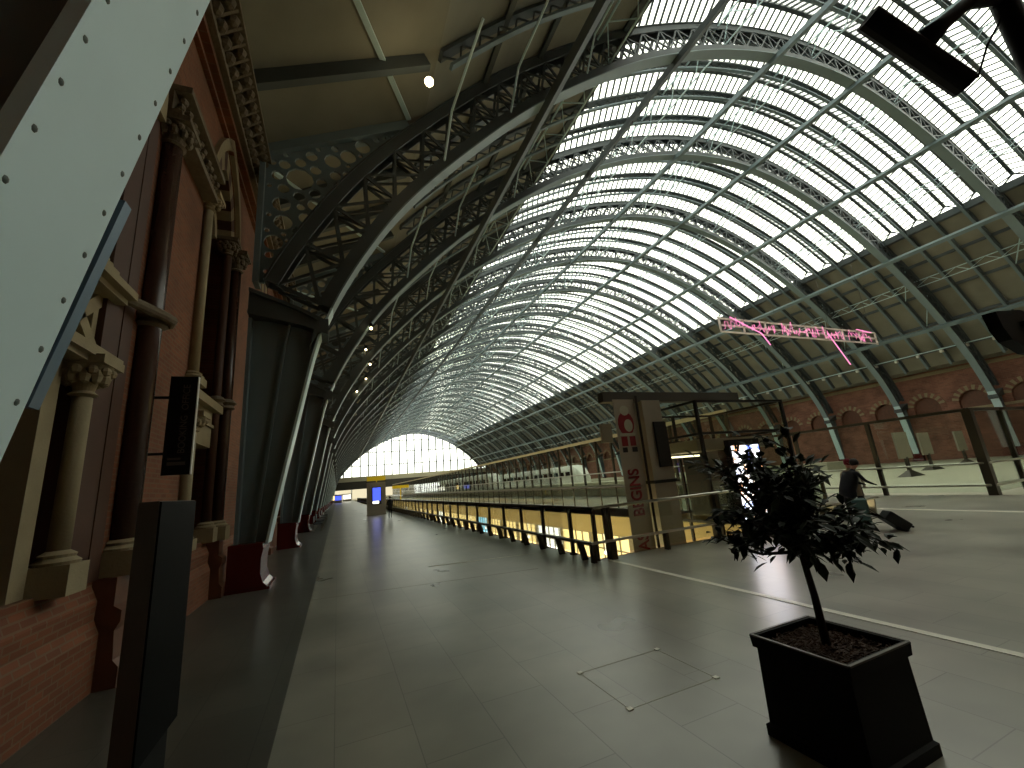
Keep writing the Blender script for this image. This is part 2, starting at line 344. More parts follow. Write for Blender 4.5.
def spandrel_mesh():
    rng = random.Random(3); mb = MB(); ex = [(x, z) for x, z in EXT if z > 8.0 and z < 14.7 and x < 5]
    xw = -2.2; top = lambda x: 12.45+(x+2.2)*.53
    ex = [q for q in ex if q[1] < top(q[0])-.05]
    outer = [(xw, top(xw)), (xw, ex[0][1])]+ex+[(ex[-1][0]+.12, top(ex[-1][0]+.12))]
    def ok(cx, cz, r):
        if cx-r < xw+.1 or cz+r*1.13 > top(cx)-.14: return False
        return min(math.hypot(cx-a, cz-b_) for a, b_ in ex) > r+.1 and cz > np.interp(cx, [e[0] for e in ex], [e[1] for e in ex])
    cs_ = []
    def put(cx, cz, r, g=.03):
        if ok(cx, cz, r) and all(math.hypot(cx-a, cz-b_) > r+c_+g for a, b_, c_ in cs_): cs_.append((cx, cz, r)); return True
    put(-1.2, 11.75, .4)
    for k in range(8): put(-1.2+.62*math.cos(k*math.pi/4), 11.75+.62*math.sin(k*math.pi/4), .17)
    for R in (.26, .18, .12, .08):
        for _ in range(1200): put(rng.uniform(xw, 2.4), rng.uniform(8.3, 14.6), R)
    holes = [[(a+c_*math.cos(t*math.pi/5), b_+c_*math.sin(t*math.pi/5)) for t in range(10)] for a, b_, c_ in cs_]
    mb.plate(outer, holes, .28, .36, lambda a, b_, t: (a, t, b_))
    for a, b_, c_ in cs_:
        if c_ > .25: mb.tube([(a+(c_+.02)*math.cos(t*math.pi/8), .32, b_+(c_+.02)*math.sin(t*math.pi/8)) for t in range(17)], .035, 5)
    mb.bar((xw, .32, 8.0), (xw, .32, 12.5), .14, .5, (0, 1, 0)); mb.bar((xw-.1, .32, 12.45), (2.2, .32, 14.72), .5, .34)
    return mb.mesh('spandrel_tracery', 'steelmid')
me_sp = spandrel_mesh()

def tie_mesh(x, z0):
    """thin bent rod from the lower chord up to the roof purlin in front"""
    t = MB(); t.tube([(x, .3, z0+.05), (x+.2, -.7, z0+1.95), (x+.45, -3.6, z0+2.45)], .045, 6); return t
ipx = lambda x: float(np.interp(x, INT[:len(INT)//2, 0], INT[:len(INT)//2, 1]))
tie_me = [tie_mesh(x, ipx(x)).mesh('tie_rod', 'steel') for x in (3.4, 6.3, 10.5)]

RIBY = [-16.3, -7.3, 1.85]+[12.2+8.93*k for k in range(22)]
def part(me, name, root):
    o = bpy.data.objects.new(name, me); COL.objects.link(o); o.parent = root; return o
nfar = 0
for i, y in enumerate(RIBY):
    if i < 2: lab = ('grey steel arched roof rib against the end wall behind the viewpoint', 'grey steel arched roof rib just behind the viewpoint')[i]
    elif i == 2: lab = 'nearest arched roof rib, pale riveted curved steel band filling the upper left corner'
    else: lab = 'grey steel lattice arched roof rib, %s beyond the riveted foreground rib' % ORD[i-3]
    root = empty('arched_rib', (0, y, 0), lab, 'roof rib', 'lattice arched ribs of the train shed')
    part(me_low, 'lower_chord', root); part(me_up, 'upper_chord', root); part(me_lat, 'lattice', root)
    for mir in (False, True):
        part(legs[mir][0], 'leg', root); part(legs[mir][1], 'leg_flange', root); part(legs[mir][2], 'impost', root); part(legs[mir][3], 'plinth', root)
    if 2 <= i < 14: part(me_sp, 'spandrel_tracery', root)
    if i > 2:
        for t in tie_me: part(t, 'tie_rod', root)
    if i == 2:   # rivets and light bar of the near rib
        lp = resample([q for q in INT if 1.2 < q[1] < 6.9 and q[0] < CX], .245)
        N = offset(lp, 0)
        rv = MB(); rv.sphere((0, 0, 0), .022, 10, (.8, 1, 1)); rme = rv.mesh('rivet', 'rivet', True)
        for k, (x, z) in enumerate(lp):
            for yy in (.055, W-.055): part(rme, 'rivet', root).location = (x+.004, yy, z)
        near_rib = root

# ------------------------------------------------------------------ light fitting strapped to the near rib
lt = empty('light_bar', (-1.3, 2.55, 2.5), 'blue grey slim light bar fixed along the edge of the riveted foreground rib', 'light fitting')
k = MB(); k.bar((-.05, .03, -.02), (.17, .05, 1.13), .085, .075, (0, 1, 0)); k.build('housing', 'blue_tube', lt)
k = MB(); k.bar((-.09, 0.0, -.02), (.125, .02, 1.13), .03, .11, (0, 1, 0)); k.build('back_plate', 'black', lt)

# ------------------------------------------------------------------ longitudinal roof beams
def at_int(x):
    i = int(np.argmin([abs(q[0]-x)+(1000 if q[1] < 7 else 0) for q in INT])); return i
TUBES = [8.1, 17.1, 26.4, 35.7, 45.9, 55.3, 63.5]
tl = ['over the left boarded roof', 'dark against the left edge of the glazing', 'left of the crown under the glazing', 'along the crown of the glazing', 'right of the crown under the glazing', 'just below the right edge of the glazing', 'low across the right boarded roof']
for x, l in zip(TUBES, tl):
    i = at_int(x); P = INT[i]; nrm = (offset(INT, 1)[i]-P)
    t = MB(); t.bar((P[0]-nrm[0]*.12, YB, P[1]-nrm[1]*.12), (P[0]-nrm[0]*.12, YE, P[1]-nrm[1]*.12), .42, .3, (nrm[0], 0, nrm[1]))
    tag(t.build('roof_tie_beam', 'steelshade' if x < 20 else 'steelmid'), 'long straight grey roof beam running the hall %s' % l, 'roof beam', 'long roof tie beams')  # two left beams take the shaded tone: backlit darkness put into colour

# twin-rod lattice purlins
def arc_at(s, P=INT):
    d = np.r_[0, np.cumsum(np.hypot(*np.diff(P, axis=0).T))]; return np.interp(s, d, P[:, 0]), np.interp(s, d, P[:, 1])
pur_x = [12.6, 21.6, 31.0, 40.8, 50.6, 59.4]
pl_l = ['above the left boarding', 'left part of the glazing', 'left beside the crown', 'right beside the crown', 'right part of the glazing', 'above the right boarding', 'nearest the right wall']
for x, l in zip(pur_x, pl_l):
    i = at_int(x); nrm = offset(INT, 1)[i]-INT[i]; A = INT[i]+nrm*.55; B = INT[i]+nrm*1.75
    root = empty('lattice_purlin', (0, YB, 0), 'thin twin rod lattice purlin running lengthwise, %s' % l, 'roof purlin', 'thin lattice purlins')
    t = MB(); t.tube([(A[0], 0, A[1]), (A[0], YE-YB, A[1])], .05, 5); t.build('lower_rod', 'steel', root)
    t = MB(); t.tube([(B[0], 0, B[1]), (B[0], YE-YB, B[1])], .06, 5); t.build('upper_rod', 'steel', root)
    t = MB(); yy = 0
    while yy < YE-YB-2:
        t.bar((A[0], yy, A[1]), (B[0], yy+1.116, B[1]), .05); t.bar((B[0], yy+1.116, B[1]), (A[0], yy+2.232, A[1]), .05); yy += 2.232
    t.build('web_rods', 'steel', root)

# intermediate rafters
INTR = np.array([q for q, e in zip(INT, EXT) if (q[0] < CX and e[1] > 14.9) or (q[0] >= CX and e[1] > 11.4)]); INTRIB = INTU; INTU = INTR
ra = MB()
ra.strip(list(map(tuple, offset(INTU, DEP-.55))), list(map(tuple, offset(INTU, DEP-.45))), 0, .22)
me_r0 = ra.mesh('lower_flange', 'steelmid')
ra = MB(); ra.strip(list(map(tuple, offset(INTU, DEP-.12))), list(map(tuple, offset(INTU, DEP))), -.08, .3); me_r1 = ra.mesh('upper_flange', 'steelshade')
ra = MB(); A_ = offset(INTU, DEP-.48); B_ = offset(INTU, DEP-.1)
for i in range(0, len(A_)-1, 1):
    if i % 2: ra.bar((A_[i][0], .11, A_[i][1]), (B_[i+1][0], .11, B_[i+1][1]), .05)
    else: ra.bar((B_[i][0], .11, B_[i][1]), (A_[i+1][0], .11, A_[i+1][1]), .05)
me_r2 = ra.mesh('web', 'steelshade')
INTU = INTRIB
bays = list(zip(RIBY[:-1], RIBY[1:]))
for bi, (ya, yb) in enumerate(bays):
    for k in (1, 2, 3):
        y = ya+W/2+(yb-ya)*k/4-.11
        where = ('by the back wall', 'just behind the viewpoint', 'just beyond the foreground rib')[bi] if bi < 3 else 'in bay after the %s full rib' % ORD[bi-3]
        root = empty('roof_rafter', (0, y, 0), 'slim curved roof rafter, %s of three %s' % (ORD[k-1], where), 'roof rafter', 'slim rafters between the main ribs')
        part(me_r0, 'lower_flange', root); part(me_r1, 'upper_flange', root); part(me_r2, 'web', root)

# ------------------------------------------------------------------ roof skin: boarded soffits and ridge-and-furrow glazing
SK0, SK1 = 13.3, 56.0
SOF = offset(INT, DEP+.03)
gi = [i for i, q in enumerate(SOF) if SK0 <= q[0] <= SK1 and q[1] > 20]
left = [(-2.95, 12.2), (2.1, 14.9)]+[tuple(q) for i, q in enumerate(SOF) if q[1] > 15.1 and q[0] > 2.2 and i <= gi[0]]
right = [tuple(q) for i, q in enumerate(SOF) if i >= gi[-1] and q[1] > 11.5]+[(71.2, 11.3)]
for P in (left, right):
    s = MB(); s.strip(P, [(x, z+.12) for x, z in P], YB, YE+1); struct(s.build('ceiling', 'soffit'))
    # gutter beam at the edge of the glazing
for ii, nm in ((gi[0], 'trim_5'), (gi[-1], 'trim_6')):
    q = SOF[ii]; g = MB(); g.box(q[0]-.25, YB, q[1]-.3, q[0]+.25, YE+1, q[1]+.35); struct(g.build(nm, 'steelshade'))
# purlin battens on the soffits
s = MB()
for x in (5.2, 8.2, 11.0, 59.0, 62.2, 65.2, 67.8):
    if x < 2: q = np.array((x, 14.8))
    else:
        j = min(range(len(SOF)), key=lambda t: abs(SOF[t][0]-x)+(100 if SOF[t][1] < 10 else 0)); q = SOF[j]
    s.box(q[0]-.09, YB, q[1]-.28, q[0]+.09, YE, q[1]+.02)
struct(s.build('trim_7', 'steelshade'))
s = MB()
for ya, yb in bays[0:10]:      # diagonal straps on the boards
    s.bar((-2.5, ya+.5, 12.38), (2.2, yb, 14.85), .16, .08)
    for xa, xb in ((59, 62.2), (62.2, 65.2)):
        za = SOF[min(range(len(SOF)), key=lambda t: abs(SOF[t][0]-xa))][1]; zb = SOF[min(range(len(SOF)), key=lambda t: abs(SOF[t][0]-xb))][1]
        s.bar((xa, ya+.4, za-.2), (xb, ya+2.4, zb-.2), .08, .08)
struct(s.build('trim_8', 'steel'))
# flat cross beams under the left boarding
s = MB()
for ya, yb in bays[0:13]:
    for k in (1, 2, 3):
        y = ya+W/2+(yb-ya)*k/4; s.bar((-2.7, y, 12.1), (2.4, y, 14.8), .22, .42)
struct(s.build('trim_9', 'steelshade'))
GP = resample([tuple(SOF[i]) for i in gi], .62)
GU = offset(GP, .62)      # ridge line
wn = 0
for bi, (ya, yb) in enumerate(bays):
    pane = MB(); bars = MB()
    for k in range(4):
        y0 = ya+W/2+(yb-ya)*k/4; y1 = ya+W/2+(yb-ya)*(k+1)/4; ym = (y0+y1)/2
        n_ = len(GP); 
        for ys in (y0, y1):
            vs = [(GP[i][0], ys, GP[i][1]) for i in range(n_)]+[(GU[min(max(i, 1), n_-2)][0], ym, GU[min(max(i, 1), n_-2)][1]) for i in range(n_)]
            pane.add(vs, [(i, i+1, n_+i+1, n_+i) for i in range(n_-1)])
            for i in range(1, n_-1):
                if bi < 14 or i % 2 == 0:
                    wd = .12 if bi < 14 else .2
                    bars.bar((GP[i][0], ys, GP[i][1]), (GU[i][0], ym, GU[i][1]), wd, .08, (0, 0, 1))
        pane.add([(GP[0][0], y0, GP[0][1]), (GP[0][0], y1, GP[0][1]), (GU[1][0], ym, GU[1][1])], [(0, 1, 2)])
        pane.add([(GP[-1][0], y0, GP[-1][1]), (GP[-1][0], y1, GP[-1][1]), (GU[-2][0], ym, GU[-2][1])], [(0, 1, 2)])
        rp = [tuple(q) for q in GU[1:-1]]
        bars.strip([(x, z-.1) for x, z in rp], [(x, z+.06) for x, z in rp], ym-.13, ym+.13)
        for e, g_ in ((0, 1), (-1, -2)):
            for ys in (y0, y1): bars.bar((GP[e][0], ys, GP[e][1]), (GU[g_][0], ym, GU[g_][1]), .1, .1)
    wn += 1
    o = struct(pane.build('window_%d' % wn, 'roofglass')); bars.build('glazing_bars', 'steelshade', o)

# ------------------------------------------------------------------ end screens
def gable(y, nm, full):
    zb = 9.8 if full else 8.5
    top = [tuple(q) for q in offset(INT, .3) if q[1] > zb]
    g = MB(); g.add([(x, y, z) for x, z in top]+[(top[-1][0], y, zb), (top[0][0], y, zb)], [tuple(range(len(top)+2))])
    o = struct(g.build(nm, 'roofglass'))
    f = MB(); xs = [q[0] for q in top]; zs = [q[1] for q in top]
    for k in range(-9, 10):
        x = CX+k*3.55; z = np.interp(x, xs, zs)
        if z > zb+.5: f.box(x-.3, y-.2, zb, x+.3, y+.2, z)
        for j in (1, 2, 3):
            x2 = x+j*.8875; z = np.interp(x2, xs, zs)
            if z > zb+.5: f.box(x2-.11, y-.06, zb, x2+.11, y+.06, z)
    for zz in (zb+.15, 14.9, 20.9, 26):
        a = [x for x, z in top if z > zz+.1]
        if a: f.box(min(a), y-.18, zz-.17, max(a), y+.18, zz+.17)
    jj = [k_ for k_, q in enumerate(INT) if q[1] > zb]
    f.strip([tuple(INT[k_]) for k_ in jj], [tuple(offset(INT, DEP+.8)[k_]) for k_ in jj], y-.2, y+.6)
    f.build('mullions', 'steelshade', o)
gable(YE-.5, 'window_40', True); 
b_ = MB(); b_.box(-4, YB-.5, -.1, 71.4, YB, 36); struct(b_.build('wall_back', 'brickx'))
b_ = MB(); b_.box(-2, YE-1.2, 8.0, 70.6, YE+.3, 10.1); struct(b_.build('trim_10', 'cream'))
b_ = MB(); b_.box(-2, YE-2.4, 4.6, 70.6, YE+1, 8.0); struct(b_.build('trim_11', 'canopy'))
# the lit extension past the gable
b_ = MB(); b_.box(-4, YE+1, 7.2, 71.4, 290, 7.6); struct(b_.build('ceiling', 'cream'))
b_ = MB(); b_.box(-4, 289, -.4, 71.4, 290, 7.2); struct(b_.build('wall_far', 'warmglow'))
for k in range(9):
    b_ = MB(); x = 1+k*8; b_.box(x, 212, 7.05, x+.6, 286, 7.2)
    tag(b_.build('ceiling_light_strip', 'warmstrip'), 'long warm light strip on the ceiling past the glazed gable, %s from the left' % ORD[k], 'light', 'light strips past the gable')
for k in range(10):
    x = 6+7*k; b_ = MB(); b_.lathe([(.3, 0), (.3, 7.2)], (x, 212, 0), 12)
    tag(b_.build('round_column', 'white'), 'slim white column under the lit ceiling past the gable, %s from the left' % ORD[k], 'column', 'columns past the gable')

for x, y, wd_, h_, m_, l in ((.2, 150, 2.2, 2.4, 'blue', 'blue lit kiosk far down the left walkway'), (3.4, 176, 3, 2.6, 'shopwhite', 'white lit kiosk far down the hall behind the departure totem'), (-1.2, 168, 1.6, 2.6, 'shop', 'yellow lit kiosk at the far end beside the left ribs')):
    root = empty('kiosk', (x, y, 0), l, 'kiosk')
    b_ = MB(); b_.box(-wd_/2, 0, 0, wd_/2, 2, h_); b_.box(-wd_/2-.2, -.3, h_, wd_/2+.2, 2.2, h_+.25); b_.build('body', 'column', root)
    b_ = MB(); b_.box(-wd_/2+.15, -.03, .9, wd_/2-.15, 0, h_-.15); b_.build('lit_front', m_, root)

# ------------------------------------------------------------------ left wall
def yz(x0, x1): return None
WX = -2.72
def arch_loop(yc, hw, zs, za, z0=None, n=9):
    """pointed arch outline in (y,z)"""
    h = za-zs; R = (hw*hw+h*h)/(2*hw); c = R-hw; L = []; t1 = math.atan2(h, c)
    rt = [(yc-c+R*math.cos(t1*i/n), zs+R*math.sin(t1*i/n)) for i in range(n+1)]
    lf = [(2*yc-a, b_) for a, b_ in rt[:-1]][::-1]
    L = rt+lf
    if z0 is not None: L = [(yc+hw, z0)]+L+[(yc-hw, z0)]
    return L
def arch_band(mb, yc, hw0, za0, hw1, za1, zs, x0, x1, nv=9, alt=(0, 1)):
    A = arch_loop(yc, hw0, zs, za0, None, nv); B = arch_loop(yc, hw1, zs, za1, None, nv)
    for i in range(len(A)-1):
        mb.k = alt[i % 2]
        q = [A[i], A[i+1], B[i+1], B[i]]
        mb.add([(x, a, b_) for x in (x0, x1) for a, b_ in q], [(0, 1, 2, 3), (7, 6, 5, 4), (0, 4, 5, 1), (1, 5, 6, 2), (2, 6, 7, 3), (3, 7, 4, 0)])
    mb.k = 0

# wall with real openings; (centre y, half width, spring z, apex z, sill z)
OPEN = [(4.55, 2.15, 8.0, 11.0, 1.25), (10.95, 1.3, 8.7, 10.95, 1.25)]
wallL = MB()
def bay_openings(dy): return [arch_loop(c+dy, h, zs, za, z0) for c, h, zs, za, z0 in OPEN]
y_start = YB
outer = [(y_start, -.1), (YE+1, -.1), (YE+1, 12.3), (y_start, 12.3)]
holes = []
offs = [-17.9, -8.95, 0]+[10.35+8.93*k for k in range(0, 6)]
holes += bay_openings(0)
for k in range(12): holes += [arch_loop(17.4+8.93*k, 1.9, 7.6, 10.6, 1.25)]
wallL.plate(outer, holes, WX-.55, WX, lambda a, b_, t: (t, a, b_))
struct(wallL.build('wall_left', 'brick'))
bk = MB(); bk.box(WX-.75, y_start, -.1, WX-.55, YE+1, 12.6); struct(bk.build('wall_left', 'darkbrick'))
# sloping moulded plinth of the wall
def plinth_run(y0, y1, x=WX, nm='baseboard_left', step=0):
    P = [(x+.12+step, -.02), (x+.12+step, .62), (x+.06+step, .78), (x+.07+step, .98), (x-.02, 1.2), (x-.02, 1.24)]
    m_ = MB(); m_.add([(a, y, z) for y in (y0, y1) for a, z in P]+[(x-.1, y, z) for y in (y0, y1) for z in (-.02, 1.24)],
        [(i, i+1, 7+i-1, 6+i) for i in range(0)])
    n_ = len(P)
    m_ = MB(); m_.add([(a, y, z) for y in (y0, y1) for a, z in P], [(i, i+1, n_+i+1, n_+i) for i in range(n_-1)])
    m_.add([(a, y0, z) for a, z in P]+[(x-.1, y0, 1.24), (x-.1, y0, -.02)], [tuple(range(n_+2))]); m_.add([(a, y1, z) for a, z in P]+[(x-.1, y1, 1.24), (x-.1, y1, -.02)], [tuple(range(n_+2))])
    return m_
pr = plinth_run(YB, 200); struct(pr.build('baseboard_left', 'brick'))
# projecting terracotta pier bases
def pier_base(y0, y1, d, nm='pier_base'):
    x = WX
    P = [(x+d+.06, 0), (x+d+.06, .22), (x+d, .3), (x+d-.02, .62), (x+d+.03, .72), (x+d+.03, .84), (x+d-.05, .9), (x+d-.05, 1.22)]
    n_ = len(P); m_ = MB(); m_.add([(a, y, z) for y in (y0, y1) for a, z in P]+[(x, y, z) for y in (y0, y1) for z in (1.22, 0)],
        [(i, i+1, n_+i+1, n_+i) for i in range(n_-1)])
    m_.add([(a, y0, z) for a, z in P]+[(x, y0, 1.22), (x, y0, 0)], [tuple(range(n_+2))]); m_.add([(a, y1, z) for a, z in P]+[(x, y1, 1.22), (x, y1, 0)], [tuple(range(n_+2))])
    return m_
def column(x, y, z0, z1, r, mats, label, plinth=.3, cap=.42, ring=None, capmat='stone', group=None):
    root = empty('wall_column', (x, y, z0), label, 'column', group)
    s = MB(); s.box(-r-.1, -r-.1, 0, r+.1, r+.1, plinth); s.lathe([(r+.09, plinth), (r+.1, plinth+.03), (r+.05, plinth+.07), (r+.06, plinth+.1), (r, plinth+.14)], n=20); s.build('base', 'stone', root)
    H = z1-z0
    s = MB(); s.lathe([(r, plinth+.13), (r*.97, H-cap)], n=22); s.build('shaft', mats, root, smooth=True)
    s = MB(); s.lathe([(r, H-cap-.04), (r+.04, H-cap-.01), (r, H-cap+.03), (r+.02, H-cap+.12), (r+.12, H-.14), (r+.14, H-.1)], n=20)
    for k in range(10):       # carved leaf crockets
        a = k*math.pi/5; s.sphere((math.cos(a)*(r+.07), math.sin(a)*(r+.07), H-cap*.55), .065, 7, (1, 1, 1.5)); s.sphere((math.cos(a+.3)*(r+.12), math.sin(a+.3)*(r+.12), H-.17), .055, 7)
    s.box(-r-.15, -r-.15, H-.1, r+.15, r+.15, H); s.build('capital', capmat, root)
    if ring:
        s = MB(); s.lathe([(r, ring-.14), (r+.07, ring-.1), (r+.04, ring-.03), (r+.1, ring+.03), (r+.05, ring+.1), (r, ring+.13)], n=20); s.build('shaft_ring', 'stonedark', root)
    return root
# piers beside the openings
for dy in (0,):
    for y0, y1, d in ((6.95, 7.72, .28), (9.25, 9.62, .2), (11.75, 12.15, .3)):
        o = pier_base(y0+dy, y1+dy, d).build('trim_12', 'terra'); struct(o)
column(-2.62, 7.33, 1.22, 8.3, .15, 'shaft', 'tall polished dark brown wall shaft left of the plain orange brick panel', ring=3.55, capmat='stonedark')
column(-2.68, 6.05, 1.22, 3.75, .09, 'stone', 'short buff stone column under the crossed stone tracery on the left')
column(-2.78, 6.0, 4.75, 8.1, .1, 'stone', 'upper buff stone column standing on the stone ledge beside the foreground rib', plinth=.2)
column(-2.66, 9.55, 4.3, 8.6, .1, 'stone', 'slender upper buff stone shaft right of the orange brick panel', plinth=.15, cap=.35)
column(-2.66, 9.75, 1.22, 3.8, .11, 'stone', 'slender buff stone doorway column behind the booking sign', plinth=.2, cap=.35)
column(-2.6, 12.0, 1.22, 8.6, .13, 'shaft', 'dark polished wall shaft beside the first full rib leg', ring=3.2, capmat='stonedark', cap=.5)
column(-2.72, 11.6, 1.22, 8.75, .1, 'darkbrick', 'slim maroon wall shaft next to the dark polished one near the rib', ring=3.2, capmat='stonedark')
column(-2.62, -2.67, 1.22, 8.3, .2, 'shaft', 'polished brown wall shaft behind the foreground rib', ring=3.55, capmat='stonedark')
# jambs in the left doorway bay: maroon reveals and buff pilaster
s = MB(); s.box(WX-.5, 6.3, 1.25, WX+.02, 6.72, 8.0); s.box(WX-.02, 6.72, 1.22, WX+.03, 7.0, 8.0); struct(s.build('trim_13', 'darkbrick'))
s = MB(); s.box(WX-.45, 5.62, 1.25, WX-.08, 5.86, 3.75); s.box(WX-.4, 6.2, 3.75, WX-.05, 6.7, 8.0); struct(s.build('trim_14', 'stone'))
s = MB(); s.box(WX-.54, 2.4, 1.2, WX-.4, 5.4, 11.6); struct(s.build('door_1', 'timber'))
s = MB()
for k in range(7): s.box(WX-.42, 2.5+.42*k, 1.2, WX-.36, 2.56+.42*k, 3.6)
for z in (1.9, 2.7, 3.5): s.box(WX-.42, 2.4, z, WX-.34, 5.4, z+.07)
struct(s.build('trim_15', 'timber'))
# crossed stone tracery panel between two stone ledges
tp = empty('stone_tracery_panel', (WX, 5.5, 3.75), 'buff stone panel of crossed tracery between two ledges, beside the foreground rib', 'stone panel')
s = MB(); s.box(-.42, -3.1, .1, -.2, .95, .95); s.build('backing', 'stone', tp)
s = MB(); s.box(-.4, -3.1, -.02, .2, .95, .1); s.box(-.4, -3.1, -.08, .14, .9, -.02); s.build('lower_ledge', 'stone', tp)
s = MB(); s.box(-.4, -3.1, .95, .24, 1.0, 1.05); s.box(-.4, -3.1, .88, .14, 1.0, .95); s.build('upper_ledge', 'stone', tp)
s = MB()
for y in (-2.6, -1.6, -.6, .4):
    s.bar((-.06, y-.42, .15), (-.06, y+.42, .88), .16, .07, (1, 0, 0)); s.bar((-.06, y+.42, .15), (-.06, y-.42, .88), .16, .07, (1, 0, 0)); s.box(-.2, y-.5, .14, -.02, y-.44, .9); s.box(-.2, y+.44, .14, -.02, y+.5, .9)
s.build('crossed_bars', 'stone', tp)
# ledge returning round the dark shaft and the window bay ledge
s = MB(); s.tube([(WX+.02, 6.5, 4.78), (WX+.2, 6.9, 4.78), (WX+.3, 7.12, 4.78), (WX+.36, 7.33, 4.78), (WX+.28, 7.52, 4.78), (WX+.05, 7.6, 4.78)], .075, 10); struct(s.build('trim_16', 'stonedark'))
s = MB(); s.box(WX-.5, 9.35, 4.12, WX+.14, 11.7, 4.3); s.box(WX-.5, 9.6, 3.3, WX-.02, 11.6, 4.12); struct(s.build('trim_17', 'stone'))
s = MB(); s.box(WX-.3, 9.7, 3.75, WX+.03, 11.5, 3.82); s.box(WX-.3, 9.62, 4.3, WX-.02, 9.95, 8.7); struct(s.build('trim_18', 'stone'))
s = MB(); s.box(WX-.54, 9.9, 4.3, WX-.42, 11.6, 10.4); s.box(WX-.54, 9.9, 1.2, WX-.4, 11.6, 3.3); struct(s.build('door_2', 'darkbrick'))
# striped maroon / stone reveal of the lancet
s = MB(); arch_band(s, 10.95, .95, 10.4, 1.31, 11.0, 8.7, WX-.45, WX-.02, 8, (0, 1)); struct(s.build('trim_19', ['darkbrick', 'stone']))
s = MB(); arch_band(s, 10.95, 1.31, 11.0, 1.5, 11.35, 8.7, WX-.1, WX+.1, 8, (0, 0)); struct(s.build('trim_20', ['stone']))
s = MB(); arch_band(s, 10.6, .55, 9.2, .72, 9.5, 8.6, WX-.4, WX-.2, 8, (0, 0)); struct(s.build('trim_21', ['stone']))
s = MB(); arch_band(s, 4.55, 1.75, 10.4, 2.16, 11.05, 8.0, WX-.5, WX-.02, 10, (0, 1)); struct(s.build('trim_22', ['darkbrick', 'stone']))
s = MB(); arch_band(s, 4.55, 2.16, 11.05, 2.4, 11.35, 8.0, WX-.1, WX+.12, 10, (0, 0)); struct(s.build('trim_23', ['stone']))
for k in range(12):
    s = MB(); arch_band(s, 17.4+8.93*k, 1.5, 10.0, 1.92, 10.66, 7.6, WX-.5, WX-.02, 8, (0, 1)); struct(s.build('trim_24', ['darkbrick', 'stone']))
    for q in (-2.3, 2.3):
        o = pier_base(17.4+8.93*k+q-.35, 17.4+8.93*k+q+.35, .3).build('trim_24', 'terra'); struct(o)
        s = MB(); s.lathe([(.18, 1.3), (.17, 7.4), (.3, 7.6)], (WX+.08, 17.4+8.93*k+q, 0), 14); struct(s.build('trim_25', 'shaft'))
# carved string course and top cornice
rng = random.Random(5)
def carved_run(y0, y1, z, h, d, pitch, nm):
    s = MB(); s.box(WX-.02, y0, z-.02, WX+d, y1, z+.1); s.box(WX-.02, y0, z+h-.12, WX+d+.1, y1, z+h); s.box(WX-.02, y0, z+.08, WX+d*.45, y1, z+h-.1)
    y = y0+pitch/2
    while y < y1:
        for j in range(3):
            zz = z+.16+(h-.36)*j/2; s.sphere((WX+d*(.6+.12*j), y+rng.uniform(-.06, .06), zz), pitch*.34, 6, (.8, 1, .8))
        y += pitch
    return struct(s.build(nm, 'stonedark'))
carved_run(7.1, 9.4, 8.35, .6, .26, .24, 'trim_26'); carved_run(-2, 3.0, 8.35, .6, .26, .3, 'trim_27')
s = MB(); s.box(WX-.02, YB, 10.95, WX+.1, 200, 11.05); s.box(WX-.02, YB, 11.4, WX+.16, 200, 11.55); struct(s.build('trim_28', 'brick'))
s = MB(); s.box(WX-.02, YB, 11.55, WX+.3, 200, 11.72); s.box(WX-.02, YB, 11.72, WX+.2, 200, 12.15); s.box(WX-.02, YB, 12.1, WX+.72, 200, 12.22)
y = 1.0
while y < 30:
    for j in range(2): s.sphere((WX+.34+.2*j, y, 11.8+.24*j), .14, 7, (1, .9, 1.1))
    s.bar((WX+.15, y+.17, 11.7), (WX+.66, y+.17, 12.15), .07, .1); y += .36
struct(s.build('trim_29', 'stonedark'))

# booking office sign
def text(body, size, mat_, parent, loc, rot, name='lettering', ext=.003, align='CENTER', sx=1, bev=0):
    cu = bpy.data.curves.new(name, 'FONT'); cu.body = body; cu.size = size; cu.extrude = ext; cu.bevel_depth = bev; cu.bevel_resolution = 0; cu.align_x = align; cu.align_y = 'CENTER'
    tmp = bpy.data.objects.new('tmp', cu); COL.objects.link(tmp); dg = bpy.context.evaluated_depsgraph_get()
    me = bpy.data.meshes.new_from_object(tmp.evaluated_get(dg)); bpy.data.objects.remove(tmp)
    me.materials.clear(); me.materials.append(M[mat_]); o = bpy.data.objects.new(name, me); COL.objects.link(o)
    if parent: o.parent = parent
    o.location = loc; o.rotation_euler = rot; o.scale = (sx, 1, 1); return o
sg = empty('hanging_sign', (-2.2, 7.6, 2.47), 'tall narrow black sign lettered BOOKING OFFICE projecting from the brick wall', 'sign')
s = MB(); s.box(-.18, 0, 0, .165, .06, 1.5); s.build('panel', 'black', sg)
s = MB(); s.box(.165, -.002, 0, .178, .062, 1.5); s.build('edge_strip', 'white', sg)['label'] = 'pale edge strip'
s = MB(); s.box(-.5, .02, .3, -.18, .04, .34); s.box(-.5, .02, 1.15, -.18, .04, 1.19); s.build('bracket', 'black', sg)
text('BOOKING', .125, 'signtext', sg, (.04, -.006, .60), (math.pi/2, -math.pi/2, 0))
text('OFFICE', .125, 'signtext', sg, (.04, -.006, 1.17), (math.pi/2, -math.pi/2, 0))
s = MB(); s.box(-.12, -.004, .14, .1, 0, .19); s.box(-.12, -.004, .22, .04, 0, .25); s.build('small_print', 'signtext', sg)
sg['group'] = 'wall signs'

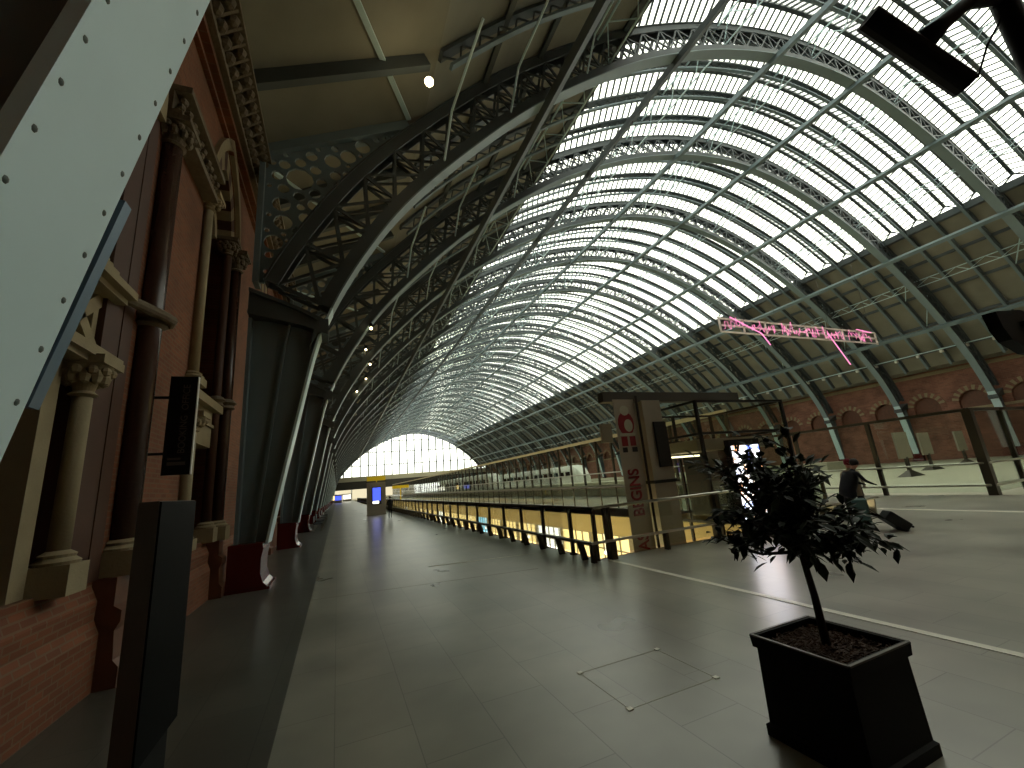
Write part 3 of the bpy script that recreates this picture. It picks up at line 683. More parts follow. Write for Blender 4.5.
# ------------------------------------------------------------------ black information totem at lower left
kt = empty('information_totem', (-1.16, 3.65, 0), 'tall thin black switched-off information totem beside the left wall', 'totem')
s = MB(); s.box(-.085, 0, .42, .03, .78, 2.03); s.build('body', 'kiosk_side', kt)
s = MB(); s.box(.03, .004, .425, .042, .776, 2.025); s.build('screen', 'kiosk_glass', kt)['label'] = 'dark glossy screen face'
s = MB(); s.box(-.045, .05, 0, .03, .62, .42); s.box(-.12, 0, 0, .1, .68, .02); s.build('pedestal', 'blackmatt', kt)

# ------------------------------------------------------------------ planter with tree
def make_tree(root, H0, crown_c, crown_r, nleaf, seed, lean=(0, 0), trunk_r=.026):
    rng = random.Random(seed); cx, cy, cz = crown_c; base = Vector((0, 0, H0)); fork = Vector((cx*.75, cy*.75, cz-crown_r[2]*1.0))
    t = MB(); mid = base.lerp(fork, .5)+Vector((.015, 0, 0))
    t.tube([base-Vector((0, 0, .06)), mid, fork], [trunk_r*1.15, trunk_r, trunk_r*.85], 10); t.build('trunk', 'bark', root, smooth=True)
    br = MB(); tips = []
    for k in range(26):
        a = rng.uniform(0, 2*math.pi); el = rng.uniform(.12, 1.35); L = rng.uniform(.55, 1.0)
        d = Vector((math.cos(a)*math.cos(el)*crown_r[0], math.sin(a)*math.cos(el)*crown_r[1], math.sin(el)*crown_r[2]*1.7))*L
        e = fork+d+Vector((0, 0, .05)); m1 = fork+d*.5+Vector((rng.uniform(-.06, .06), rng.uniform(-.06, .06), -.04+rng.uniform(0, .08)))
        br.tube([fork, m1, e], [.016, .01, .004], 5); tips.append((fork, m1, e))
        for j in range(3):
            s0 = m1.lerp(e, rng.uniform(0, .8)); e2 = s0+Vector((rng.uniform(-.22, .22), rng.uniform(-.22, .22), rng.uniform(-.12, .22)))
            br.tube([s0, s0.lerp(e2, .5)+Vector((0, 0, .02)), e2], [.007, .005, .003], 4); tips.append((s0, s0.lerp(e2, .5), e2))
    br.build('branches', 'bark', root)
    lf = MB()
    def leaf(p, d, L):
        d = d.normalized(); up = Vector((rng.uniform(-.5, .5), rng.uniform(-.5, .5), 1)).normalized(); s_ = d.cross(up)
        if s_.length < .1: s_ = Vector((1, 0, 0))
        s_.normalize(); nrm = s_.cross(d); w_ = L*rng.uniform(.17, .25); droop = rng.uniform(.05, .3)*L
        P = [(0, 0, 0), (.25, .8, .02), (.6, 1, .1), (1, 0, .3)]; vs = []
        for u, ww, dz in P:
            c = p+d*(u*L)-Vector((0, 0, 1))*(dz*droop*2)
            vs += [c-s_*ww*w_+nrm*ww*w_*.25, c, c+s_*ww*w_+nrm*ww*w_*.25]
        fs = []
        for i in range(3):
            for j in range(2): fs.append((i*3+j, i*3+j+1, (i+1)*3+j+1, (i+1)*3+j))
        lf.add(vs, fs)
    per = nleaf//len(tips)+1
    for a, m1, e in tips:
        for k in range(per):
            t_ = rng.uniform(.25, 1.05); p = m1.lerp(e, t_) if rng.random() < .75 else a.lerp(m1, .5+.5*rng.random())
            p = p+Vector((rng.uniform(-.05, .05), rng.uniform(-.05, .05), rng.uniform(-.05, .05)))
            d = (e-a).normalized()*.6+Vector((rng.uniform(-1, 1), rng.uniform(-1, 1), rng.uniform(-.8, .5))); leaf(p, d, rng.uniform(.06, .13))
    lf.build('foliage', 'leaf', root)
def planter(loc, rz, s0, H, label):
    root = empty('square_planter', loc, label, 'planter', rz=rz)
    def ring(z, r): return [(-r, -r, z), (r, -r, z), (r, r, z), (-r, r, z)]
    s = MB(); prof = [(0, s0*1.0), (0.0, s0*1.06), (.07, s0*1.06), (.085, s0*1.0), (H-.09, s0*.97), (H-.08, s0*1.03), (H, s0*1.05)]
    inner = [(H, s0*.94), (H-.1, s0*.93)]
    vs = []; 
    for z, r in prof+inner: vs += ring(z, r)
    n_ = len(prof)+len(inner); fs = [(i*4+j, i*4+(j+1) % 4, (i+1)*4+(j+1) % 4, (i+1)*4+j) for i in range(n_-1) for j in range(4)]+[(3, 2, 1, 0)]
    s.add(vs, fs); s.build('pot', 'blackmatt', root)
    s = MB()
    r = s0*1.05
    for a, b2 in (((-r, -r), (r, -r)), ((r, -r), (r, r)), ((r, r), (-r, r)), ((-r, r), (-r, -r))): s.bar((a[0]*.975, a[1]*.975, H), (b2[0]*.975, b2[1]*.975, H), .02, .012)
    s.build('rim', 'dkmetal', root)
    rng = random.Random(9); s = MB(); n = 22; q = s0*.935
    vs = [(-q+2*q*i/(n-1), -q+2*q*j/(n-1), H-.055+rng.uniform(-.014, .014)) for i in range(n) for j in range(n)]
    s.add(vs, [(i*n+j, (i+1)*n+j, (i+1)*n+j+1, i*n+j+1) for i in range(n-1) for j in range(n-1)])
    for _ in range(500):
        a = rng.uniform(0, 6.3); p = Vector((rng.uniform(-q, q)*.97, rng.uniform(-q, q)*.97, H-.045)); s.bar(p, p+Vector((math.cos(a)*.03, math.sin(a)*.03, rng.uniform(-.008, .02))), .012, .006)
    s.build('mulch', 'soil', root); return root
# top corners measured: left (2.94,2.58) back (3.60,2.58) right (3.52,1.88) front (3.01,1.96)
PC = (3.27, 2.25, 0); p1 = planter(PC, math.radians(0), .33, .66, 'black square planter with a moulded rim in the right foreground')
tr = empty('small_tree', (PC[0], PC[1], 0), 'small leafy dark green tree growing in the black foreground planter', 'tree')
make_tree(tr, .62, (-.03, .02, 1.8), (.76, .68, .55), 2100, 11)
p2 = planter((12.9, 2.95, 0), .1, .33, .66, 'black square planter at the far right edge, its tree just entering view')
tr = empty('small_tree', (12.9, 2.95, 0), 'leafy branches of a second small tree at the right edge by the glass screen', 'tree')
make_tree(tr, .62, (0, 0, 1.5), (.62, .62, .42), 500, 12)

# ------------------------------------------------------------------ balustrade, perch rail around the void
bl = empty('glass_balustrade', (5.6, 9.0, 0), 'long glass balustrade with dark posts along the left edge of the floor opening', 'balustrade')
s = MB(); s.tube([(0, -.25, 1.17), (0, 130, 1.17)], .035, 8); s.build('handrail', 'dkmetal', bl, smooth=True)
s = MB(); s.box(.06, -.2, .08, .075, 130, 1.1); s.build('glass_panel', 'glass', bl)
for k in range(82):
    y = .9+1.6*k if k else .9; s = MB(); s.box(-.03, y-.045, -.3, .05, y+.045, 1.15); s.box(-.05, y-.08, 0, .08, y+.08, .04); s.build('post', 'dkmetal', bl)
b2 = empty('glass_balustrade', (5.6, 8.8, 0), 'short glass balustrade across the near end of the floor opening', 'balustrade')
s = MB(); s.tube([(0, 0, 1.17), (8.8, 0, 1.17)], .035, 8); s.build('handrail', 'chrome', b2, smooth=True)
s = MB(); s.box(0, .06, .08, 8.8, .075, 1.1); s.build('glass_panel', 'glass', b2)
for x in (.02, .34, .46, 3.9, 4.1, 6.3, 8.75):
    s = MB(); s.box(x-.035, -.05, -.3, x+.035, .04, 1.15); s.build('post', 'dkmetal', b2)
pr1 = empty('perch_rail', (5.42, 8.8, 0), 'long low dark perch rail on splayed feet beside the left balustrade', 'rail', 'low perch rails')
s = MB(); s.bar((-.05, -.15, .42), (-.05, 115, .42), .13, .05); s.build('rail', 'dkmetal', pr1)
for k in range(95):
    y = .3+1.12*k; s = MB(); s.add([(x, y+dy, z) for dy in (-.03, .03) for x, z in ((-.13, .4), (.02, .4), (.12, 0), (-.04, 0))], [(0, 1, 2, 3), (7, 6, 5, 4), (0, 4, 5, 1), (1, 5, 6, 2), (2, 6, 7, 3), (3, 7, 4, 0)])
    s.build('bracket', 'dkmetal', pr1)
pr2 = empty('perch_rail', (5.36, 8.6, 0), 'low steel perch rail across the near end of the floor opening', 'rail', 'low perch rails')
s = MB(); s.bar((0, 0, .42), (9.4, 0, .42), .1, .05); s.build('rail', 'chrome', pr2)
for x in (.04, .55, .62, 2.2, 3.9, 5.2, 6.8, 8.4, 9.3):
    s = MB(); s.box(x-.04, -.03, 0, x+.05, .1, .4); s.build('bracket', 'dkmetal', pr2)
b3 = empty('glass_balustrade', (14.7, 9.0, 0), 'glass balustrade along the far right edge of the floor opening', 'balustrade')
s = MB(); s.tube([(0, 0, 1.15), (0, 150, 1.15)], .035, 6); s.build('handrail', 'dkmetal', b3)
s = MB(); s.box(-.03, 0, .05, -.01, 150, 1.1); s.build('glass_panel', 'glass', b3)
for k in range(95):
    y = 1.6*k; s = MB(); s.box(-.03, y-.03, 0, .03, y+.03, 1.13); s.build('post', 'dkmetal', b3)

# void sides, lower-level shops
s = MB(); s.box(14.5, VY0, -1.15, 14.62, VY1, -.0); struct(s.build('trim_30', 'fascia'))
s = MB(); s.box(5.66, VY0, -.9, 5.75, VY1, -.0); s.box(5.75, VY0-.1, -.9, 14.5, VY0, 0); struct(s.build('trim_31', 'fascia'))
s = MB(); s.box(14.6, VY0, -1.5, 22, VY1, -1.15); s.box(-1, VY0-10, -1.5, 5.7, VY1, -1.0); struct(s.build('ceiling', 'fascia'))
s = MB(); s.box(20.5, VY0-12, -5.6, 20.8, VY1, -1.2); struct(s.build('wall_right', 'cream'))
s = MB(); s.box(-1, VY1, -5.6, 24, VY1+.4, -.4); s.box(-1, VY0-12, -5.6, 24, VY0-11.6, -.4); s.box(-1.2, VY0-12, -5.6, -1, VY1, -1); struct(s.build('wall_far', 'cream'))
rng = random.Random(21)
for k in range(26):
    y = 11+4.6*k; cm_ = 'cyan' if k == 9 else ('shopwhite' if k % 9 == 5 else 'shop')
    root = empty('lit_shopfront', (17.0, y, -5.6), '%s%s glowing shop window on the lower level, from the near end' % ('', ORD[k]), 'shopfront', 'lit shopfronts of the lower level')
    s = MB(); s.box(.1, -2.1, .1, .2, 2.1, 3.5); s.build('window', cm_, root)
    s = MB(); s.box(-.1, 2.1, 0, .3, 2.5, 4.1); s.box(-.1, -2.1, 3.5, .3, 2.1, 4.1)
    for q in (-1, 0, 1): s.box(.02, q*.95-.04, .1, .1, q*.95+.04, 3.5)
    s.box(.02, -2.1, 2.5, .1, 2.1, 2.58); s.build('frame', 'column', root)
for k in range(14):
    x = 16; y = 12+6*k; s = MB(); s.sphere((x, y, -3.0), .14, 8); s.tube([(x, y, -2.9), (x, y, -1.5)], .012, 4)
    tag(s.build('globe_lamp', 'shopwhite'), 'white globe lamp hanging over the lower level, %s from the near end' % ORD[k], 'lamp', 'globe lamps of the lower level')

for k in range(8):      # added warm area lights hidden under the left slab, brightening fascia and shops
    L = bpy.data.lights.new('lower_level_fill_light', 'AREA'); L.shape = 'RECTANGLE'; L.size = 1.0; L.size_y = 18; L.energy = 650; L.color = (1, .78, .42)
    lo = bpy.data.objects.new('lower_level_fill_light', L); COL.objects.link(lo); lo.location = (5.0, 20+20*k, -1.9); lo.rotation_euler = (0, math.radians(-62), 0)

# ------------------------------------------------------------------ glass screen walls at the platform side
g1 = empty('glass_screen', (21.9, 7.6, 0), 'tall glass security screen with dark posts at the right, before the brick arches', 'glass screen')
PX = [0, 1.6, 3.2, 4.8, 6.4, 8.0, 9.6]
s = MB(); s.box(-.05, 0, 3.08, .05, 10, 3.2); s.box(0, -.05, 3.08, 8, .05, 3.2); s.build('top_rail', 'dkmetal', g1)
s = MB(); s.box(-.01, 0, .1, .01, 10, 3.08); s.box(0, -.01, .1, 8, .01, 3.08); s.build('glass_panel', 'glass', g1)
s = MB(); s.tube([(-.12, 10, 1.15), (-.12, 0, 1.15), (0, -.12, 1.15), (8, -.12, 1.15)], .04, 6); s.build('handrail', 'chrome', g1)
s = MB(); s.tube([(-.12, 10, .36), (-.12, 0, .36), (0, -.12, .36), (8, -.12, .36)], .05, 6); s.build('low_rail', 'chrome', g1)
for x, y in ((0, 0), (0, 3.3), (0, 6.6), (0, 9.9), (2.6, 0), (5.2, 0)):
    s = MB(); wq = .13 if (x, y) == (0, 0) else .07; s.box(x-wq, y-wq, 0, x+wq, y+wq, 3.15); s.build('post', 'dkmetal', g1)
g2 = empty('glass_screen', (21.9, 18, 0), 'very long tall glass screen with posts on a pale upstand along the platforms', 'glass screen')
s = MB(); s.box(-.1, 0, 0, .1, 170, 1.0); s.build('upstand', 'concrete', g2)
s = MB(); s.box(-.01, 0, 1, .01, 170, 5); s.build('glass_panel', 'glass', g2)
s = MB(); s.box(-.12, 0, 4.9, .12, 170, 5.15); s.build('top_rail', 'cream', g2)
s = MB(); s.tube([(-.15, 0, 2.0), (-.15, 170, 2.0)], .05, 5); s.build('handrail', 'chrome', g2)
for k in range(72):
    y = 2.4*k; s = MB(); s.box(-.08, y-.08, 0, .08, y+.08, 5); s.build('post', 'dkmetal', g2)

# ------------------------------------------------------------------ lift shaft, column and banner
lw = empty('lift_shaft', (11.4, 10.5, 0), 'glass lift shaft with dark frame standing in the floor opening', 'lift')
LX, LY = 4.45, 3.4
for x, y in ((0, 0), (LX, 0), (0, LY), (LX, LY), (LX/2, LY)):
    s = MB(); s.box(x-.05, y-.05, -5.6, x+.05, y+.05, 4.15); s.build('post', 'black', lw)
s = MB()
for z in (4.12, 3.0, .1):
    s.box(-.05, -.05, z-.04, LX+.05, .05, z+.04); s.box(-.05, LY-.05, z-.04, LX+.05, LY+.05, z+.04); s.box(-.05, 0, z-.04, .05, LY, z+.04); s.box(LX-.05, 0, z-.04, LX+.05, LY, z+.04)
s.build('frame', 'black', lw)
s = MB(); s.box(0, -.01, 0, LX, .01, 4.1); s.box(-.01, 0, 0, .01, LY, 4.1); s.box(LX-.01, 0, 0, LX+.01, LY, 4.1); s.build('glass_panel', 'glass', lw)
s = MB(); s.box(.3, .5, 2.45, LX-.2, LY-.3, 2.85); s.build('car_header', 'column', lw)
s = MB(); s.box(2.0, 1.2, 0, LX-.3, LY-.4, 2.45); s.build('lift_car', 'black', lw)
s = MB(); s.box(.35, 1.9, 2.3, 1.8, 2.0, 2.36); s.build('car_light', 'warmstrip', lw)
cl = empty('square_column', (9.75, 10.9, -5.6), 'broad brown grey clad column beside the lift and christmas banner', 'column')
s = MB(); s.box(-.35, -.05, 0, .55, .5, 7.6); s.build('lower_cladding', 'column', cl)
s = MB(); s.box(-.33, -.02, 7.6, .45, .45, 9.85); s.build('upper_cladding', 'column', cl)
s = MB(); s.box(-.36, -.08, 7.1, .58, .52, 7.2); s.box(.0, -.09, 7.6, .5, .0, 9.1); s.build('dark_band', 'black', cl)
bm_ = MB(); bm_.box(7.95, 10.95, 4.22, 14.2, 11.25, 4.55); tag(bm_.build('steel_beam', 'canopy'), 'dark horizontal steel beam over the lift column and banner', 'beam')
bn = empty('hanging_banner', (8.35, 10.5, -2.4), 'tall grey banner reading CHRISTMAS BEGINS hung beside the lift column', 'banner')
s = MB(); s.box(-.38, 0, 0, .42, .02, 6.6); s.build('cloth', 'banner', bn)
text('CHRISTMAS', .56, 'red', bn, (.02, -.008, 1.42), (math.pi/2, -math.pi/2, 0), sx=.76, bev=.012)
text('BEGINS', .56, 'red', bn, (.02, -.008, 3.72), (math.pi/2, -math.pi/2, 0), sx=.76, bev=.012)
s = MB()     # plain red, white and black shapes instead of the printed figure
def disc(mb, cx, cz, rx, rz, y=-.006, n=16): mb.add([(cx+rx*math.cos(2*math.pi*i/n), yy, cz+rz*math.sin(2*math.pi*i/n)) for yy in (y, 0) for i in range(n)], [tuple(range(n)), tuple(range(2*n-1, n-1, -1))]+[(i, (i+1) % n, n+(i+1) % n, n+i) for i in range(n)])
disc(s, 0.0, 5.82, .31, .38); s.box(-.26, -.006, 5.12, -.03, 0, 5.42); s.box(.06, -.006, 5.12, .28, 0, 5.42); s.build('red_shapes', 'red', bn)
s = MB(); disc(s, .08, 5.76, .16, .2, -.012); disc(s, .0, 6.24, .17, .16, -.012); s.box(-.28, -.012, 5.44, .3, 0, 5.52); s.build('white_shapes', 'concrete', bn)
s = MB(); s.box(-.26, -.006, 4.93, -.08, 0, 5.08); s.box(.1, -.006, 4.93, .3, 0, 5.08); s.build('black_shapes', 'blackprint', bn)
s = MB(); s.box(.45, -.1, -1.5, .5, -.04, 6.7); s.build('hanging_post', 'black', bn)
s = MB(); s.box(-.75, .1, 2.9, -.35, .2, 3.5); tag(s.build('sign_back', 'column', None, (8.5, 10.9, 0)), 'grey brown back of a small sign left of the banner', 'sign')
# advertising totem with bright screen
at_ = empty('advertising_totem', (10.2, 8.0, 0), 'black advertising totem with a bright white and orange screen behind the tree', 'totem', rz=math.radians(-6))
s = MB(); s.box(-.52, 0, 0, .52, .16, 2.55); s.box(-.6, -.06, 0, .6, .22, .06); s.build('case', 'black', at_)
ad = bpy.data.materials.new('advert_picture'); ad.use_nodes = True; nt = ad.node_tree; bs = nt.nodes['Principled BSDF']; bs.inputs['Base Color'].default_value = (0, 0, 0, 1)
tc = nt.nodes.new('ShaderNodeTexCoord'); nz = nt.nodes.new('ShaderNodeTexNoise'); nz.inputs['Scale'].default_value = 3.2; nt.links.new(tc.outputs['Object'], nz.inputs['Vector'])
cr = nt.nodes.new('ShaderNodeValToRGB'); e = cr.color_ramp.elements; e[0].position = .35; e[0].color = rgb(90, 110, 230); e[1].position = .7; e[1].color = rgb(255, 150, 90)
for ps, cc in ((.42, rgb(225, 235, 255)), (.55, rgb(255, 250, 245)), (.6, rgb(255, 205, 160))): q = e.new(ps); q.color = cc
nt.links.new(nz.outputs[0], cr.inputs[0]); nt.links.new(cr.outputs[0], bs.inputs['Emission Color']); bs.inputs['Emission Strength'].default_value = 2.2; M['ad'] = ad
s = MB(); s.box(-.46, -.012, .48, .46, 0, 2.38); s.build('screen', 'ad', at_)

# ------------------------------------------------------------------ departure totem far down the hall
dt = empty('departure_totem', (3.4, 42, 0), 'brown grey totem with blue departure screen and yellow top sign, mid distance', 'totem')
s = MB(); s.box(-.85, 0, 0, .82, .5, 3.0); s.box(-.88, -.04, 0, .86, .54, .12); s.build('case', 'column', dt)
s = MB(); s.box(-.42, -.03, .98, .42, 0, 2.55); s.build('screen_bezel', 'black', dt)
s = MB(); s.box(-.36, -.05, 1.3, .36, -.03, 2.5); s.build('screen', 'blue', dt)
s = MB(); s.box(-.36, -.05, 1.05, .2, -.03, 1.28); s.build('lower_screen', 'shopwhite', dt)
s = MB(); s.box(-.85, 0, 3.15, .82, .4, 3.55); s.box(-.02, .1, 3.0, .05, .3, 3.2); s.build('top_sign', 'yellow', dt)
ys = MB(); ys.box(5.3, 46, 2.3, 7.0, 46.15, 2.6); ys.box(6.1, 46.05, 0, 6.2, 46.12, 2.3); tag(ys.build('yellow_sign', 'yellow'), 'small yellow direction sign on a post just right of the departure totem', 'sign')

# ------------------------------------------------------------------ people
def person(loc, rz, H, label, top='cloth', bot='jeans', pose='stand', hat=False, name='person'):
    root = empty('person', loc, label, 'person', rz=rz); k = H/1.75
    J = {}
    lean = {'stand': 0, 'bend': .55}[pose]
    def P(x, y, z): return Vector((x, y, z))*k
    hip = P(0, 0, .93); ch = P(0, lean*.38, .93+.42*math.cos(lean*.9)); nk = P(0, lean*.52, .93+.58*math.cos(lean*.9)); hd = nk+P(0, .04+lean*.1, .14)
    V = [hip, P(0, lean*.16, 1.12), ch, nk, nk+P(0, .02, .06), hd, hd+P(0, .01, .08)]; R_ = [.15, .14, .165, .07, .055, .09, .085]
    E_ = [(0, 1), (1, 2), (2, 3), (3, 4), (4, 5), (5, 6)]
    for sx in (-1, 1):
        b0 = len(V); st = .0 if pose == 'bend' else .06*sx
        V += [P(.1*sx, 0, .86), P(.1*sx, st+.03, .48), P(.1*sx, st-.02, .09), P(.1*sx, st+.13, .045)]; R_ += [.095, .06, .045, .04]; E_ += [(0, b0), (b0, b0+1), (b0+1, b0+2), (b0+2, b0+3)]
        b1 = len(V); sh = ch+P(.19*sx, 0, .1)
        if pose == 'bend': el = sh+P(.02*sx, .16, -.22); ha = el+P(-.03*sx, .2, -.1)
        else: el = sh+P(.05*sx, .02, -.28); ha = el+P(-.06*sx, .16, -.12)
        V += [sh, el, ha]; R_ += [.06, .045, .03]; E_ += [(2, b1), (b1, b1+1), (b1+1, b1+2)]
        for f in range(4):
            b3_ = len(V); o_ = P((f-1.5)*.018, .04, -.01); V += [ha+o_, ha+o_+P(0, .035+.006*(f in (1, 2)), -.03)]; R_ += [.009, .008]; E_ += [(b1+2, b3_), (b3_, b3_+1)]
        b3_ = len(V); V += [ha+P(-.04*sx, .02, 0), ha+P(-.045*sx, .05, -.01)]; R_ += [.01, .008]; E_ += [(b1+2, b3_), (b3_, b3_+1)]
    me = bpy.data.meshes.new('body'); me.from_pydata(V, E_, []); o = bpy.data.objects.new('body', me); COL.objects.link(o)
    md = o.modifiers.new('s', 'SKIN'); 
    for i, r in enumerate(R_): me.skin_vertices[0].data[i].radius = (r*k, r*k*.85)
    me.skin_vertices[0].data[0].use_root = True
    sb = o.modifiers.new('u', 'SUBSURF'); sb.levels = 1; sb.render_levels = 2
    dg = bpy.context.evaluated_depsgraph_get(); nm = bpy.data.meshes.new_from_object(o.evaluated_get(dg)); bpy.data.objects.remove(o)
    nm.materials.clear(); [nm.materials.append(M[q]) for q in (top, bot, 'skin', 'black')]
    for pg in nm.polygons:
        z = pg.center.z/k; c = pg.center
        pg.use_smooth = True
        pg.material_index = 3 if z < .11 else 1 if z < .84 else 2 if (c-nk).length < 0 or z > nk.z/k+.05 else 0
    o = bpy.data.objects.new('body', nm); COL.objects.link(o); o.parent = root
    s = MB(); s.sphere(hd+P(0, -.012, .065), .1*k, 14, (.95, 1.05, 1.1)); s.build('hat' if hat else 'hair', 'hat' if hat else 'hair', root, smooth=True)
    s = MB(); s.tube([hip+P(0, 0, -.12), hip+P(0, lean*.05, .05), P(0, lean*.2, 1.15), ch+P(0, 0, .08)], [.19*k, .18*k, .185*k, .17*k], 14); s.build('coat', top, root, smooth=True)
    s = MB(); s.sphere(hd+P(0, .095, .035), .016*k, 6); s.sphere(hd+P(-.035, .08, .06), .01*k, 6); s.sphere(hd+P(.035, .08, .06), .01*k, 6); s.build('face', 'skin', root)
    return root
person((3.85, 35.1, 0), math.pi, 1.6, 'lone person in dark clothes standing beside the perch rail down the hall', 'cloth', 'cloth')
person((12.35, 7.0, 0), -2.0, 1.78, 'person in a black coat bending over luggage behind the tree', 'cloth', 'cloth', 'bend')
person((12.95, 7.15, 0), 2.4, 1.72, 'person in a beige coat and dark red hat beside the suitcases', 'beige', 'jeans', 'stand', True)

def suitcase(loc, rz, tilt, w_, h, d, m_, label, handle):
    root = empty('suitcase', loc, label, 'suitcase', rz=rz); root.rotation_euler = (tilt, 0, rz)
    s = MB(); s.box(-w_/2, -d/2, .06, w_/2, d/2, h); o = s.build('shell', m_, root)
    bv = o.modifiers.new('b', 'BEVEL'); bv.width = .03; bv.segments = 3
    s = MB()
    for q in (-.3, -.1, .1, .3): s.box(w_*q-.01, -d/2-.006, .1, w_*q+.01, d/2+.006, h-.04)
    s.build('shell_ribs', m_, root)
    for sx in (-1, 1):
        for sy in (-1, 1):
            s = MB(); s.tube([(sx*(w_/2-.05)-.012, sy*(d/2-.05), .028), (sx*(w_/2-.05)+.012, sy*(d/2-.05), .028)], .028, 10); s.build('wheel', 'black', root)
    s = MB(); s.tube([(-.09, -d/2+.03, h), (-.09, -d/2+.03, h+handle), (.09, -d/2+.03, h+handle), (.09, -d/2+.03, h)], .01, 6); s.build('pull_handle', 'dkmetal', root)
    return root
suitcase((12.2, 6.7, 0), .5, 0, .5, .78, .3, 'greencase', 'upright green hard suitcase standing beside the two travellers', .28)
suitcase((12.75, 6.1, .02), .9+math.pi, math.radians(48), .38, .56, .25, 'blackcase', 'small black cabin suitcase tilted over on its wheels', .38)
# bench where the travellers stand
bn2 = empty('steel_bench', (14.6, 8.3, 0), 'pale steel bench at the end of the near rail behind the travellers', 'bench')
s = MB(); s.box(-1.2, -.2, .46, 1.2, .2, .52); s.build('seat', 'chrome', bn2)
for x in (-1.0, 1.0): s = MB(); s.add([(x+dx, y, z) for dx in (-.03, .03) for y, z in ((-.18, .46), (.12, .46), (.0, 0), (-.15, 0))], [(0, 1, 2, 3), (7, 6, 5, 4), (0, 4, 5, 1), (1, 5, 6, 2), (2, 6, 7, 3), (3, 7, 4, 0)]); s.build('leg', 'chrome', bn2)

# benches by the far left ribs
for k, (y, l) in enumerate(((30.2, 'nearest'), (33.5, 'second'), (38.8, 'third'), (43.5, 'fourth'))):
    root = empty('waiting_bench', (-1.1, y, 0), 'dark slatted waiting bench by the left ribs, %s from the viewpoint' % l, 'bench', 'benches along the left ribs')
    s = MB(); s.box(-.25, -1, .42, .25, 1, .47); s.build('seat', 'black', root)
    s = MB(); s.bar((-.28, -1, .7), (-.28, 1, .7), .04, .35); s.build('backrest', 'black', root)
    for q in (-.85, .85):
        s = MB(); s.bar((-.2, q, 0), (-.2, q, .45), .05); s.bar((.2, q, 0), (.2, q, .45), .05); s.build('leg', 'chrome', root)

# ------------------------------------------------------------------ right wall
RX = 70.9
s = MB(); hl = []
cents = [RIBY[0]+W/2+q+8.93*k for k in range(0, 26) for q in (-2.23, 2.23)]
cents = [c for c in [12.5+sg_*2.23+8.93*k for k in range(-3, 22) for sg_ in (-1, 1)]]
for c in cents: hl.append([(c+1.35*math.cos(math.pi*i/10), 6.7+1.35*math.sin(math.pi*i/10)) for i in range(11)]+[(c-1.35, 6.0), (c+1.35, 6.0)])
s.plate([(YB, -.1), (YE, -.1), (YE, 12.5), (YB, 12.5)], hl, RX, RX+.4, lambda a, b2_, t: (t, a, b2_)); struct(s.build('wall_right', 'redbrick'))
s = MB(); s.box(RX+.4, YB, -.1, RX+.6, YE, 12.5); struct(s.build('wall_right', 'terra'))
s = MB(); s.box(RX-.15, YB, 5.7, RX+.05, YE, 6.0); s.box(RX-.2, YB, 10.7, RX+.05, YE, 11.1); struct(s.build('trim_32', 'stone'))
s = MB()
for c in cents:
    for i in range(17):
        a0 = math.pi*i/17; a1 = math.pi*(i+1)/17; s.k = i % 2
        q = [(c+r*math.cos(a), 6.7+r*math.sin(a)) for r, a in ((1.35, a0), (1.35, a1), (1.95, a1), (1.95, a0))]
        s.add([(x, a, b2_) for x in (RX-.08, RX+.2) for a, b2_ in q], [(0, 1, 2, 3), (7, 6, 5, 4), (0, 4, 5, 1), (1, 5, 6, 2), (2, 6, 7, 3), (3, 7, 4, 0)])
struct(s.build('trim_33', ['redbrick', 'stone']))
# row of small spotlights on a conduit
cd = MB(); i = at_int(65.9); nrm = offset(INT, 1)[i]-INT[i]; cp = INT[i]+nrm*.9
cd.tube([(cp[0], YB+2, cp[1]), (cp[0], YE-2, cp[1])], .07, 6); tag(cd.build('lighting_conduit', 'steel'), 'straight lighting conduit low on the right boarded roof', 'conduit')
for k in range(50):
    y = 14.5+2.23*k; s = MB(); s.box(cp[0]-.25, y-.14, cp[1]-.45, cp[0]+.1, y+.14, cp[1]-.15)
    tag(s.build('spotlight', 'white'), 'small white spotlight on the right roof conduit, one of an even row', 'spotlight', 'spotlights on the right conduit')

# ------------------------------------------------------------------ platforms beyond the screens
for k, x in enumerate((30, 42, 54)):
    s = MB(); s.box(x, 32, 0, x+4.6, 200, .95); tag(s.build('platform', 'concrete'), 'pale raised platform behind the glass screens, %s from the screens' % ORD[k], 'platform', 'raised platforms')
def train(x, y0, nc, label):
    for c in range(nc):
        y = y0+c*20; root = empty('train_carriage', (x, y, 0), label+', %s carriage from the near end' % ORD[c], 'train carriage', 'waiting train carriages')
        nose = 2.5 if c == 0 else .1
        prof = [(-1.4, .4), (-1.45, 1.2), (-1.4, 3.1), (-1.1, 3.7), (0, 3.9), (1.1, 3.7), (1.4, 3.1), (1.45, 1.2), (1.4, .4)]
        b_ = MB(); vs = []; secs = [(0, .55, .5), (nose*.5, .85, .8), (nose, 1, 1), (19.6, 1, 1)]
        for yy, sx, sz in secs: vs += [(px*sx, yy, .4+(pz-.4)*sz) for px, pz in prof]
        n = len(prof); b_.add(vs, [(i*n+j, i*n+j+1, (i+1)*n+j+1, (i+1)*n+j) for i in range(3) for j in range(n-1)]+[tuple(range(n)), tuple(3*n+j for j in range(n))]); b_.build('body', 'white', root)
        b_ = MB()
        for q in range(7):
            for sx in (-1, 1): b_.box(sx*1.46-.02, nose+.6+q*2.2, 2.0, sx*1.46+.02, nose+2.1+q*2.2, 2.8)
        b_.build('windows', 'kiosk_glass', root)
        b_ = MB(); 
        for q in (3, 16): b_.box(-1.1, q-1, 0, 1.1, q+1, .5)
        b_.build('bogie', 'black', root)
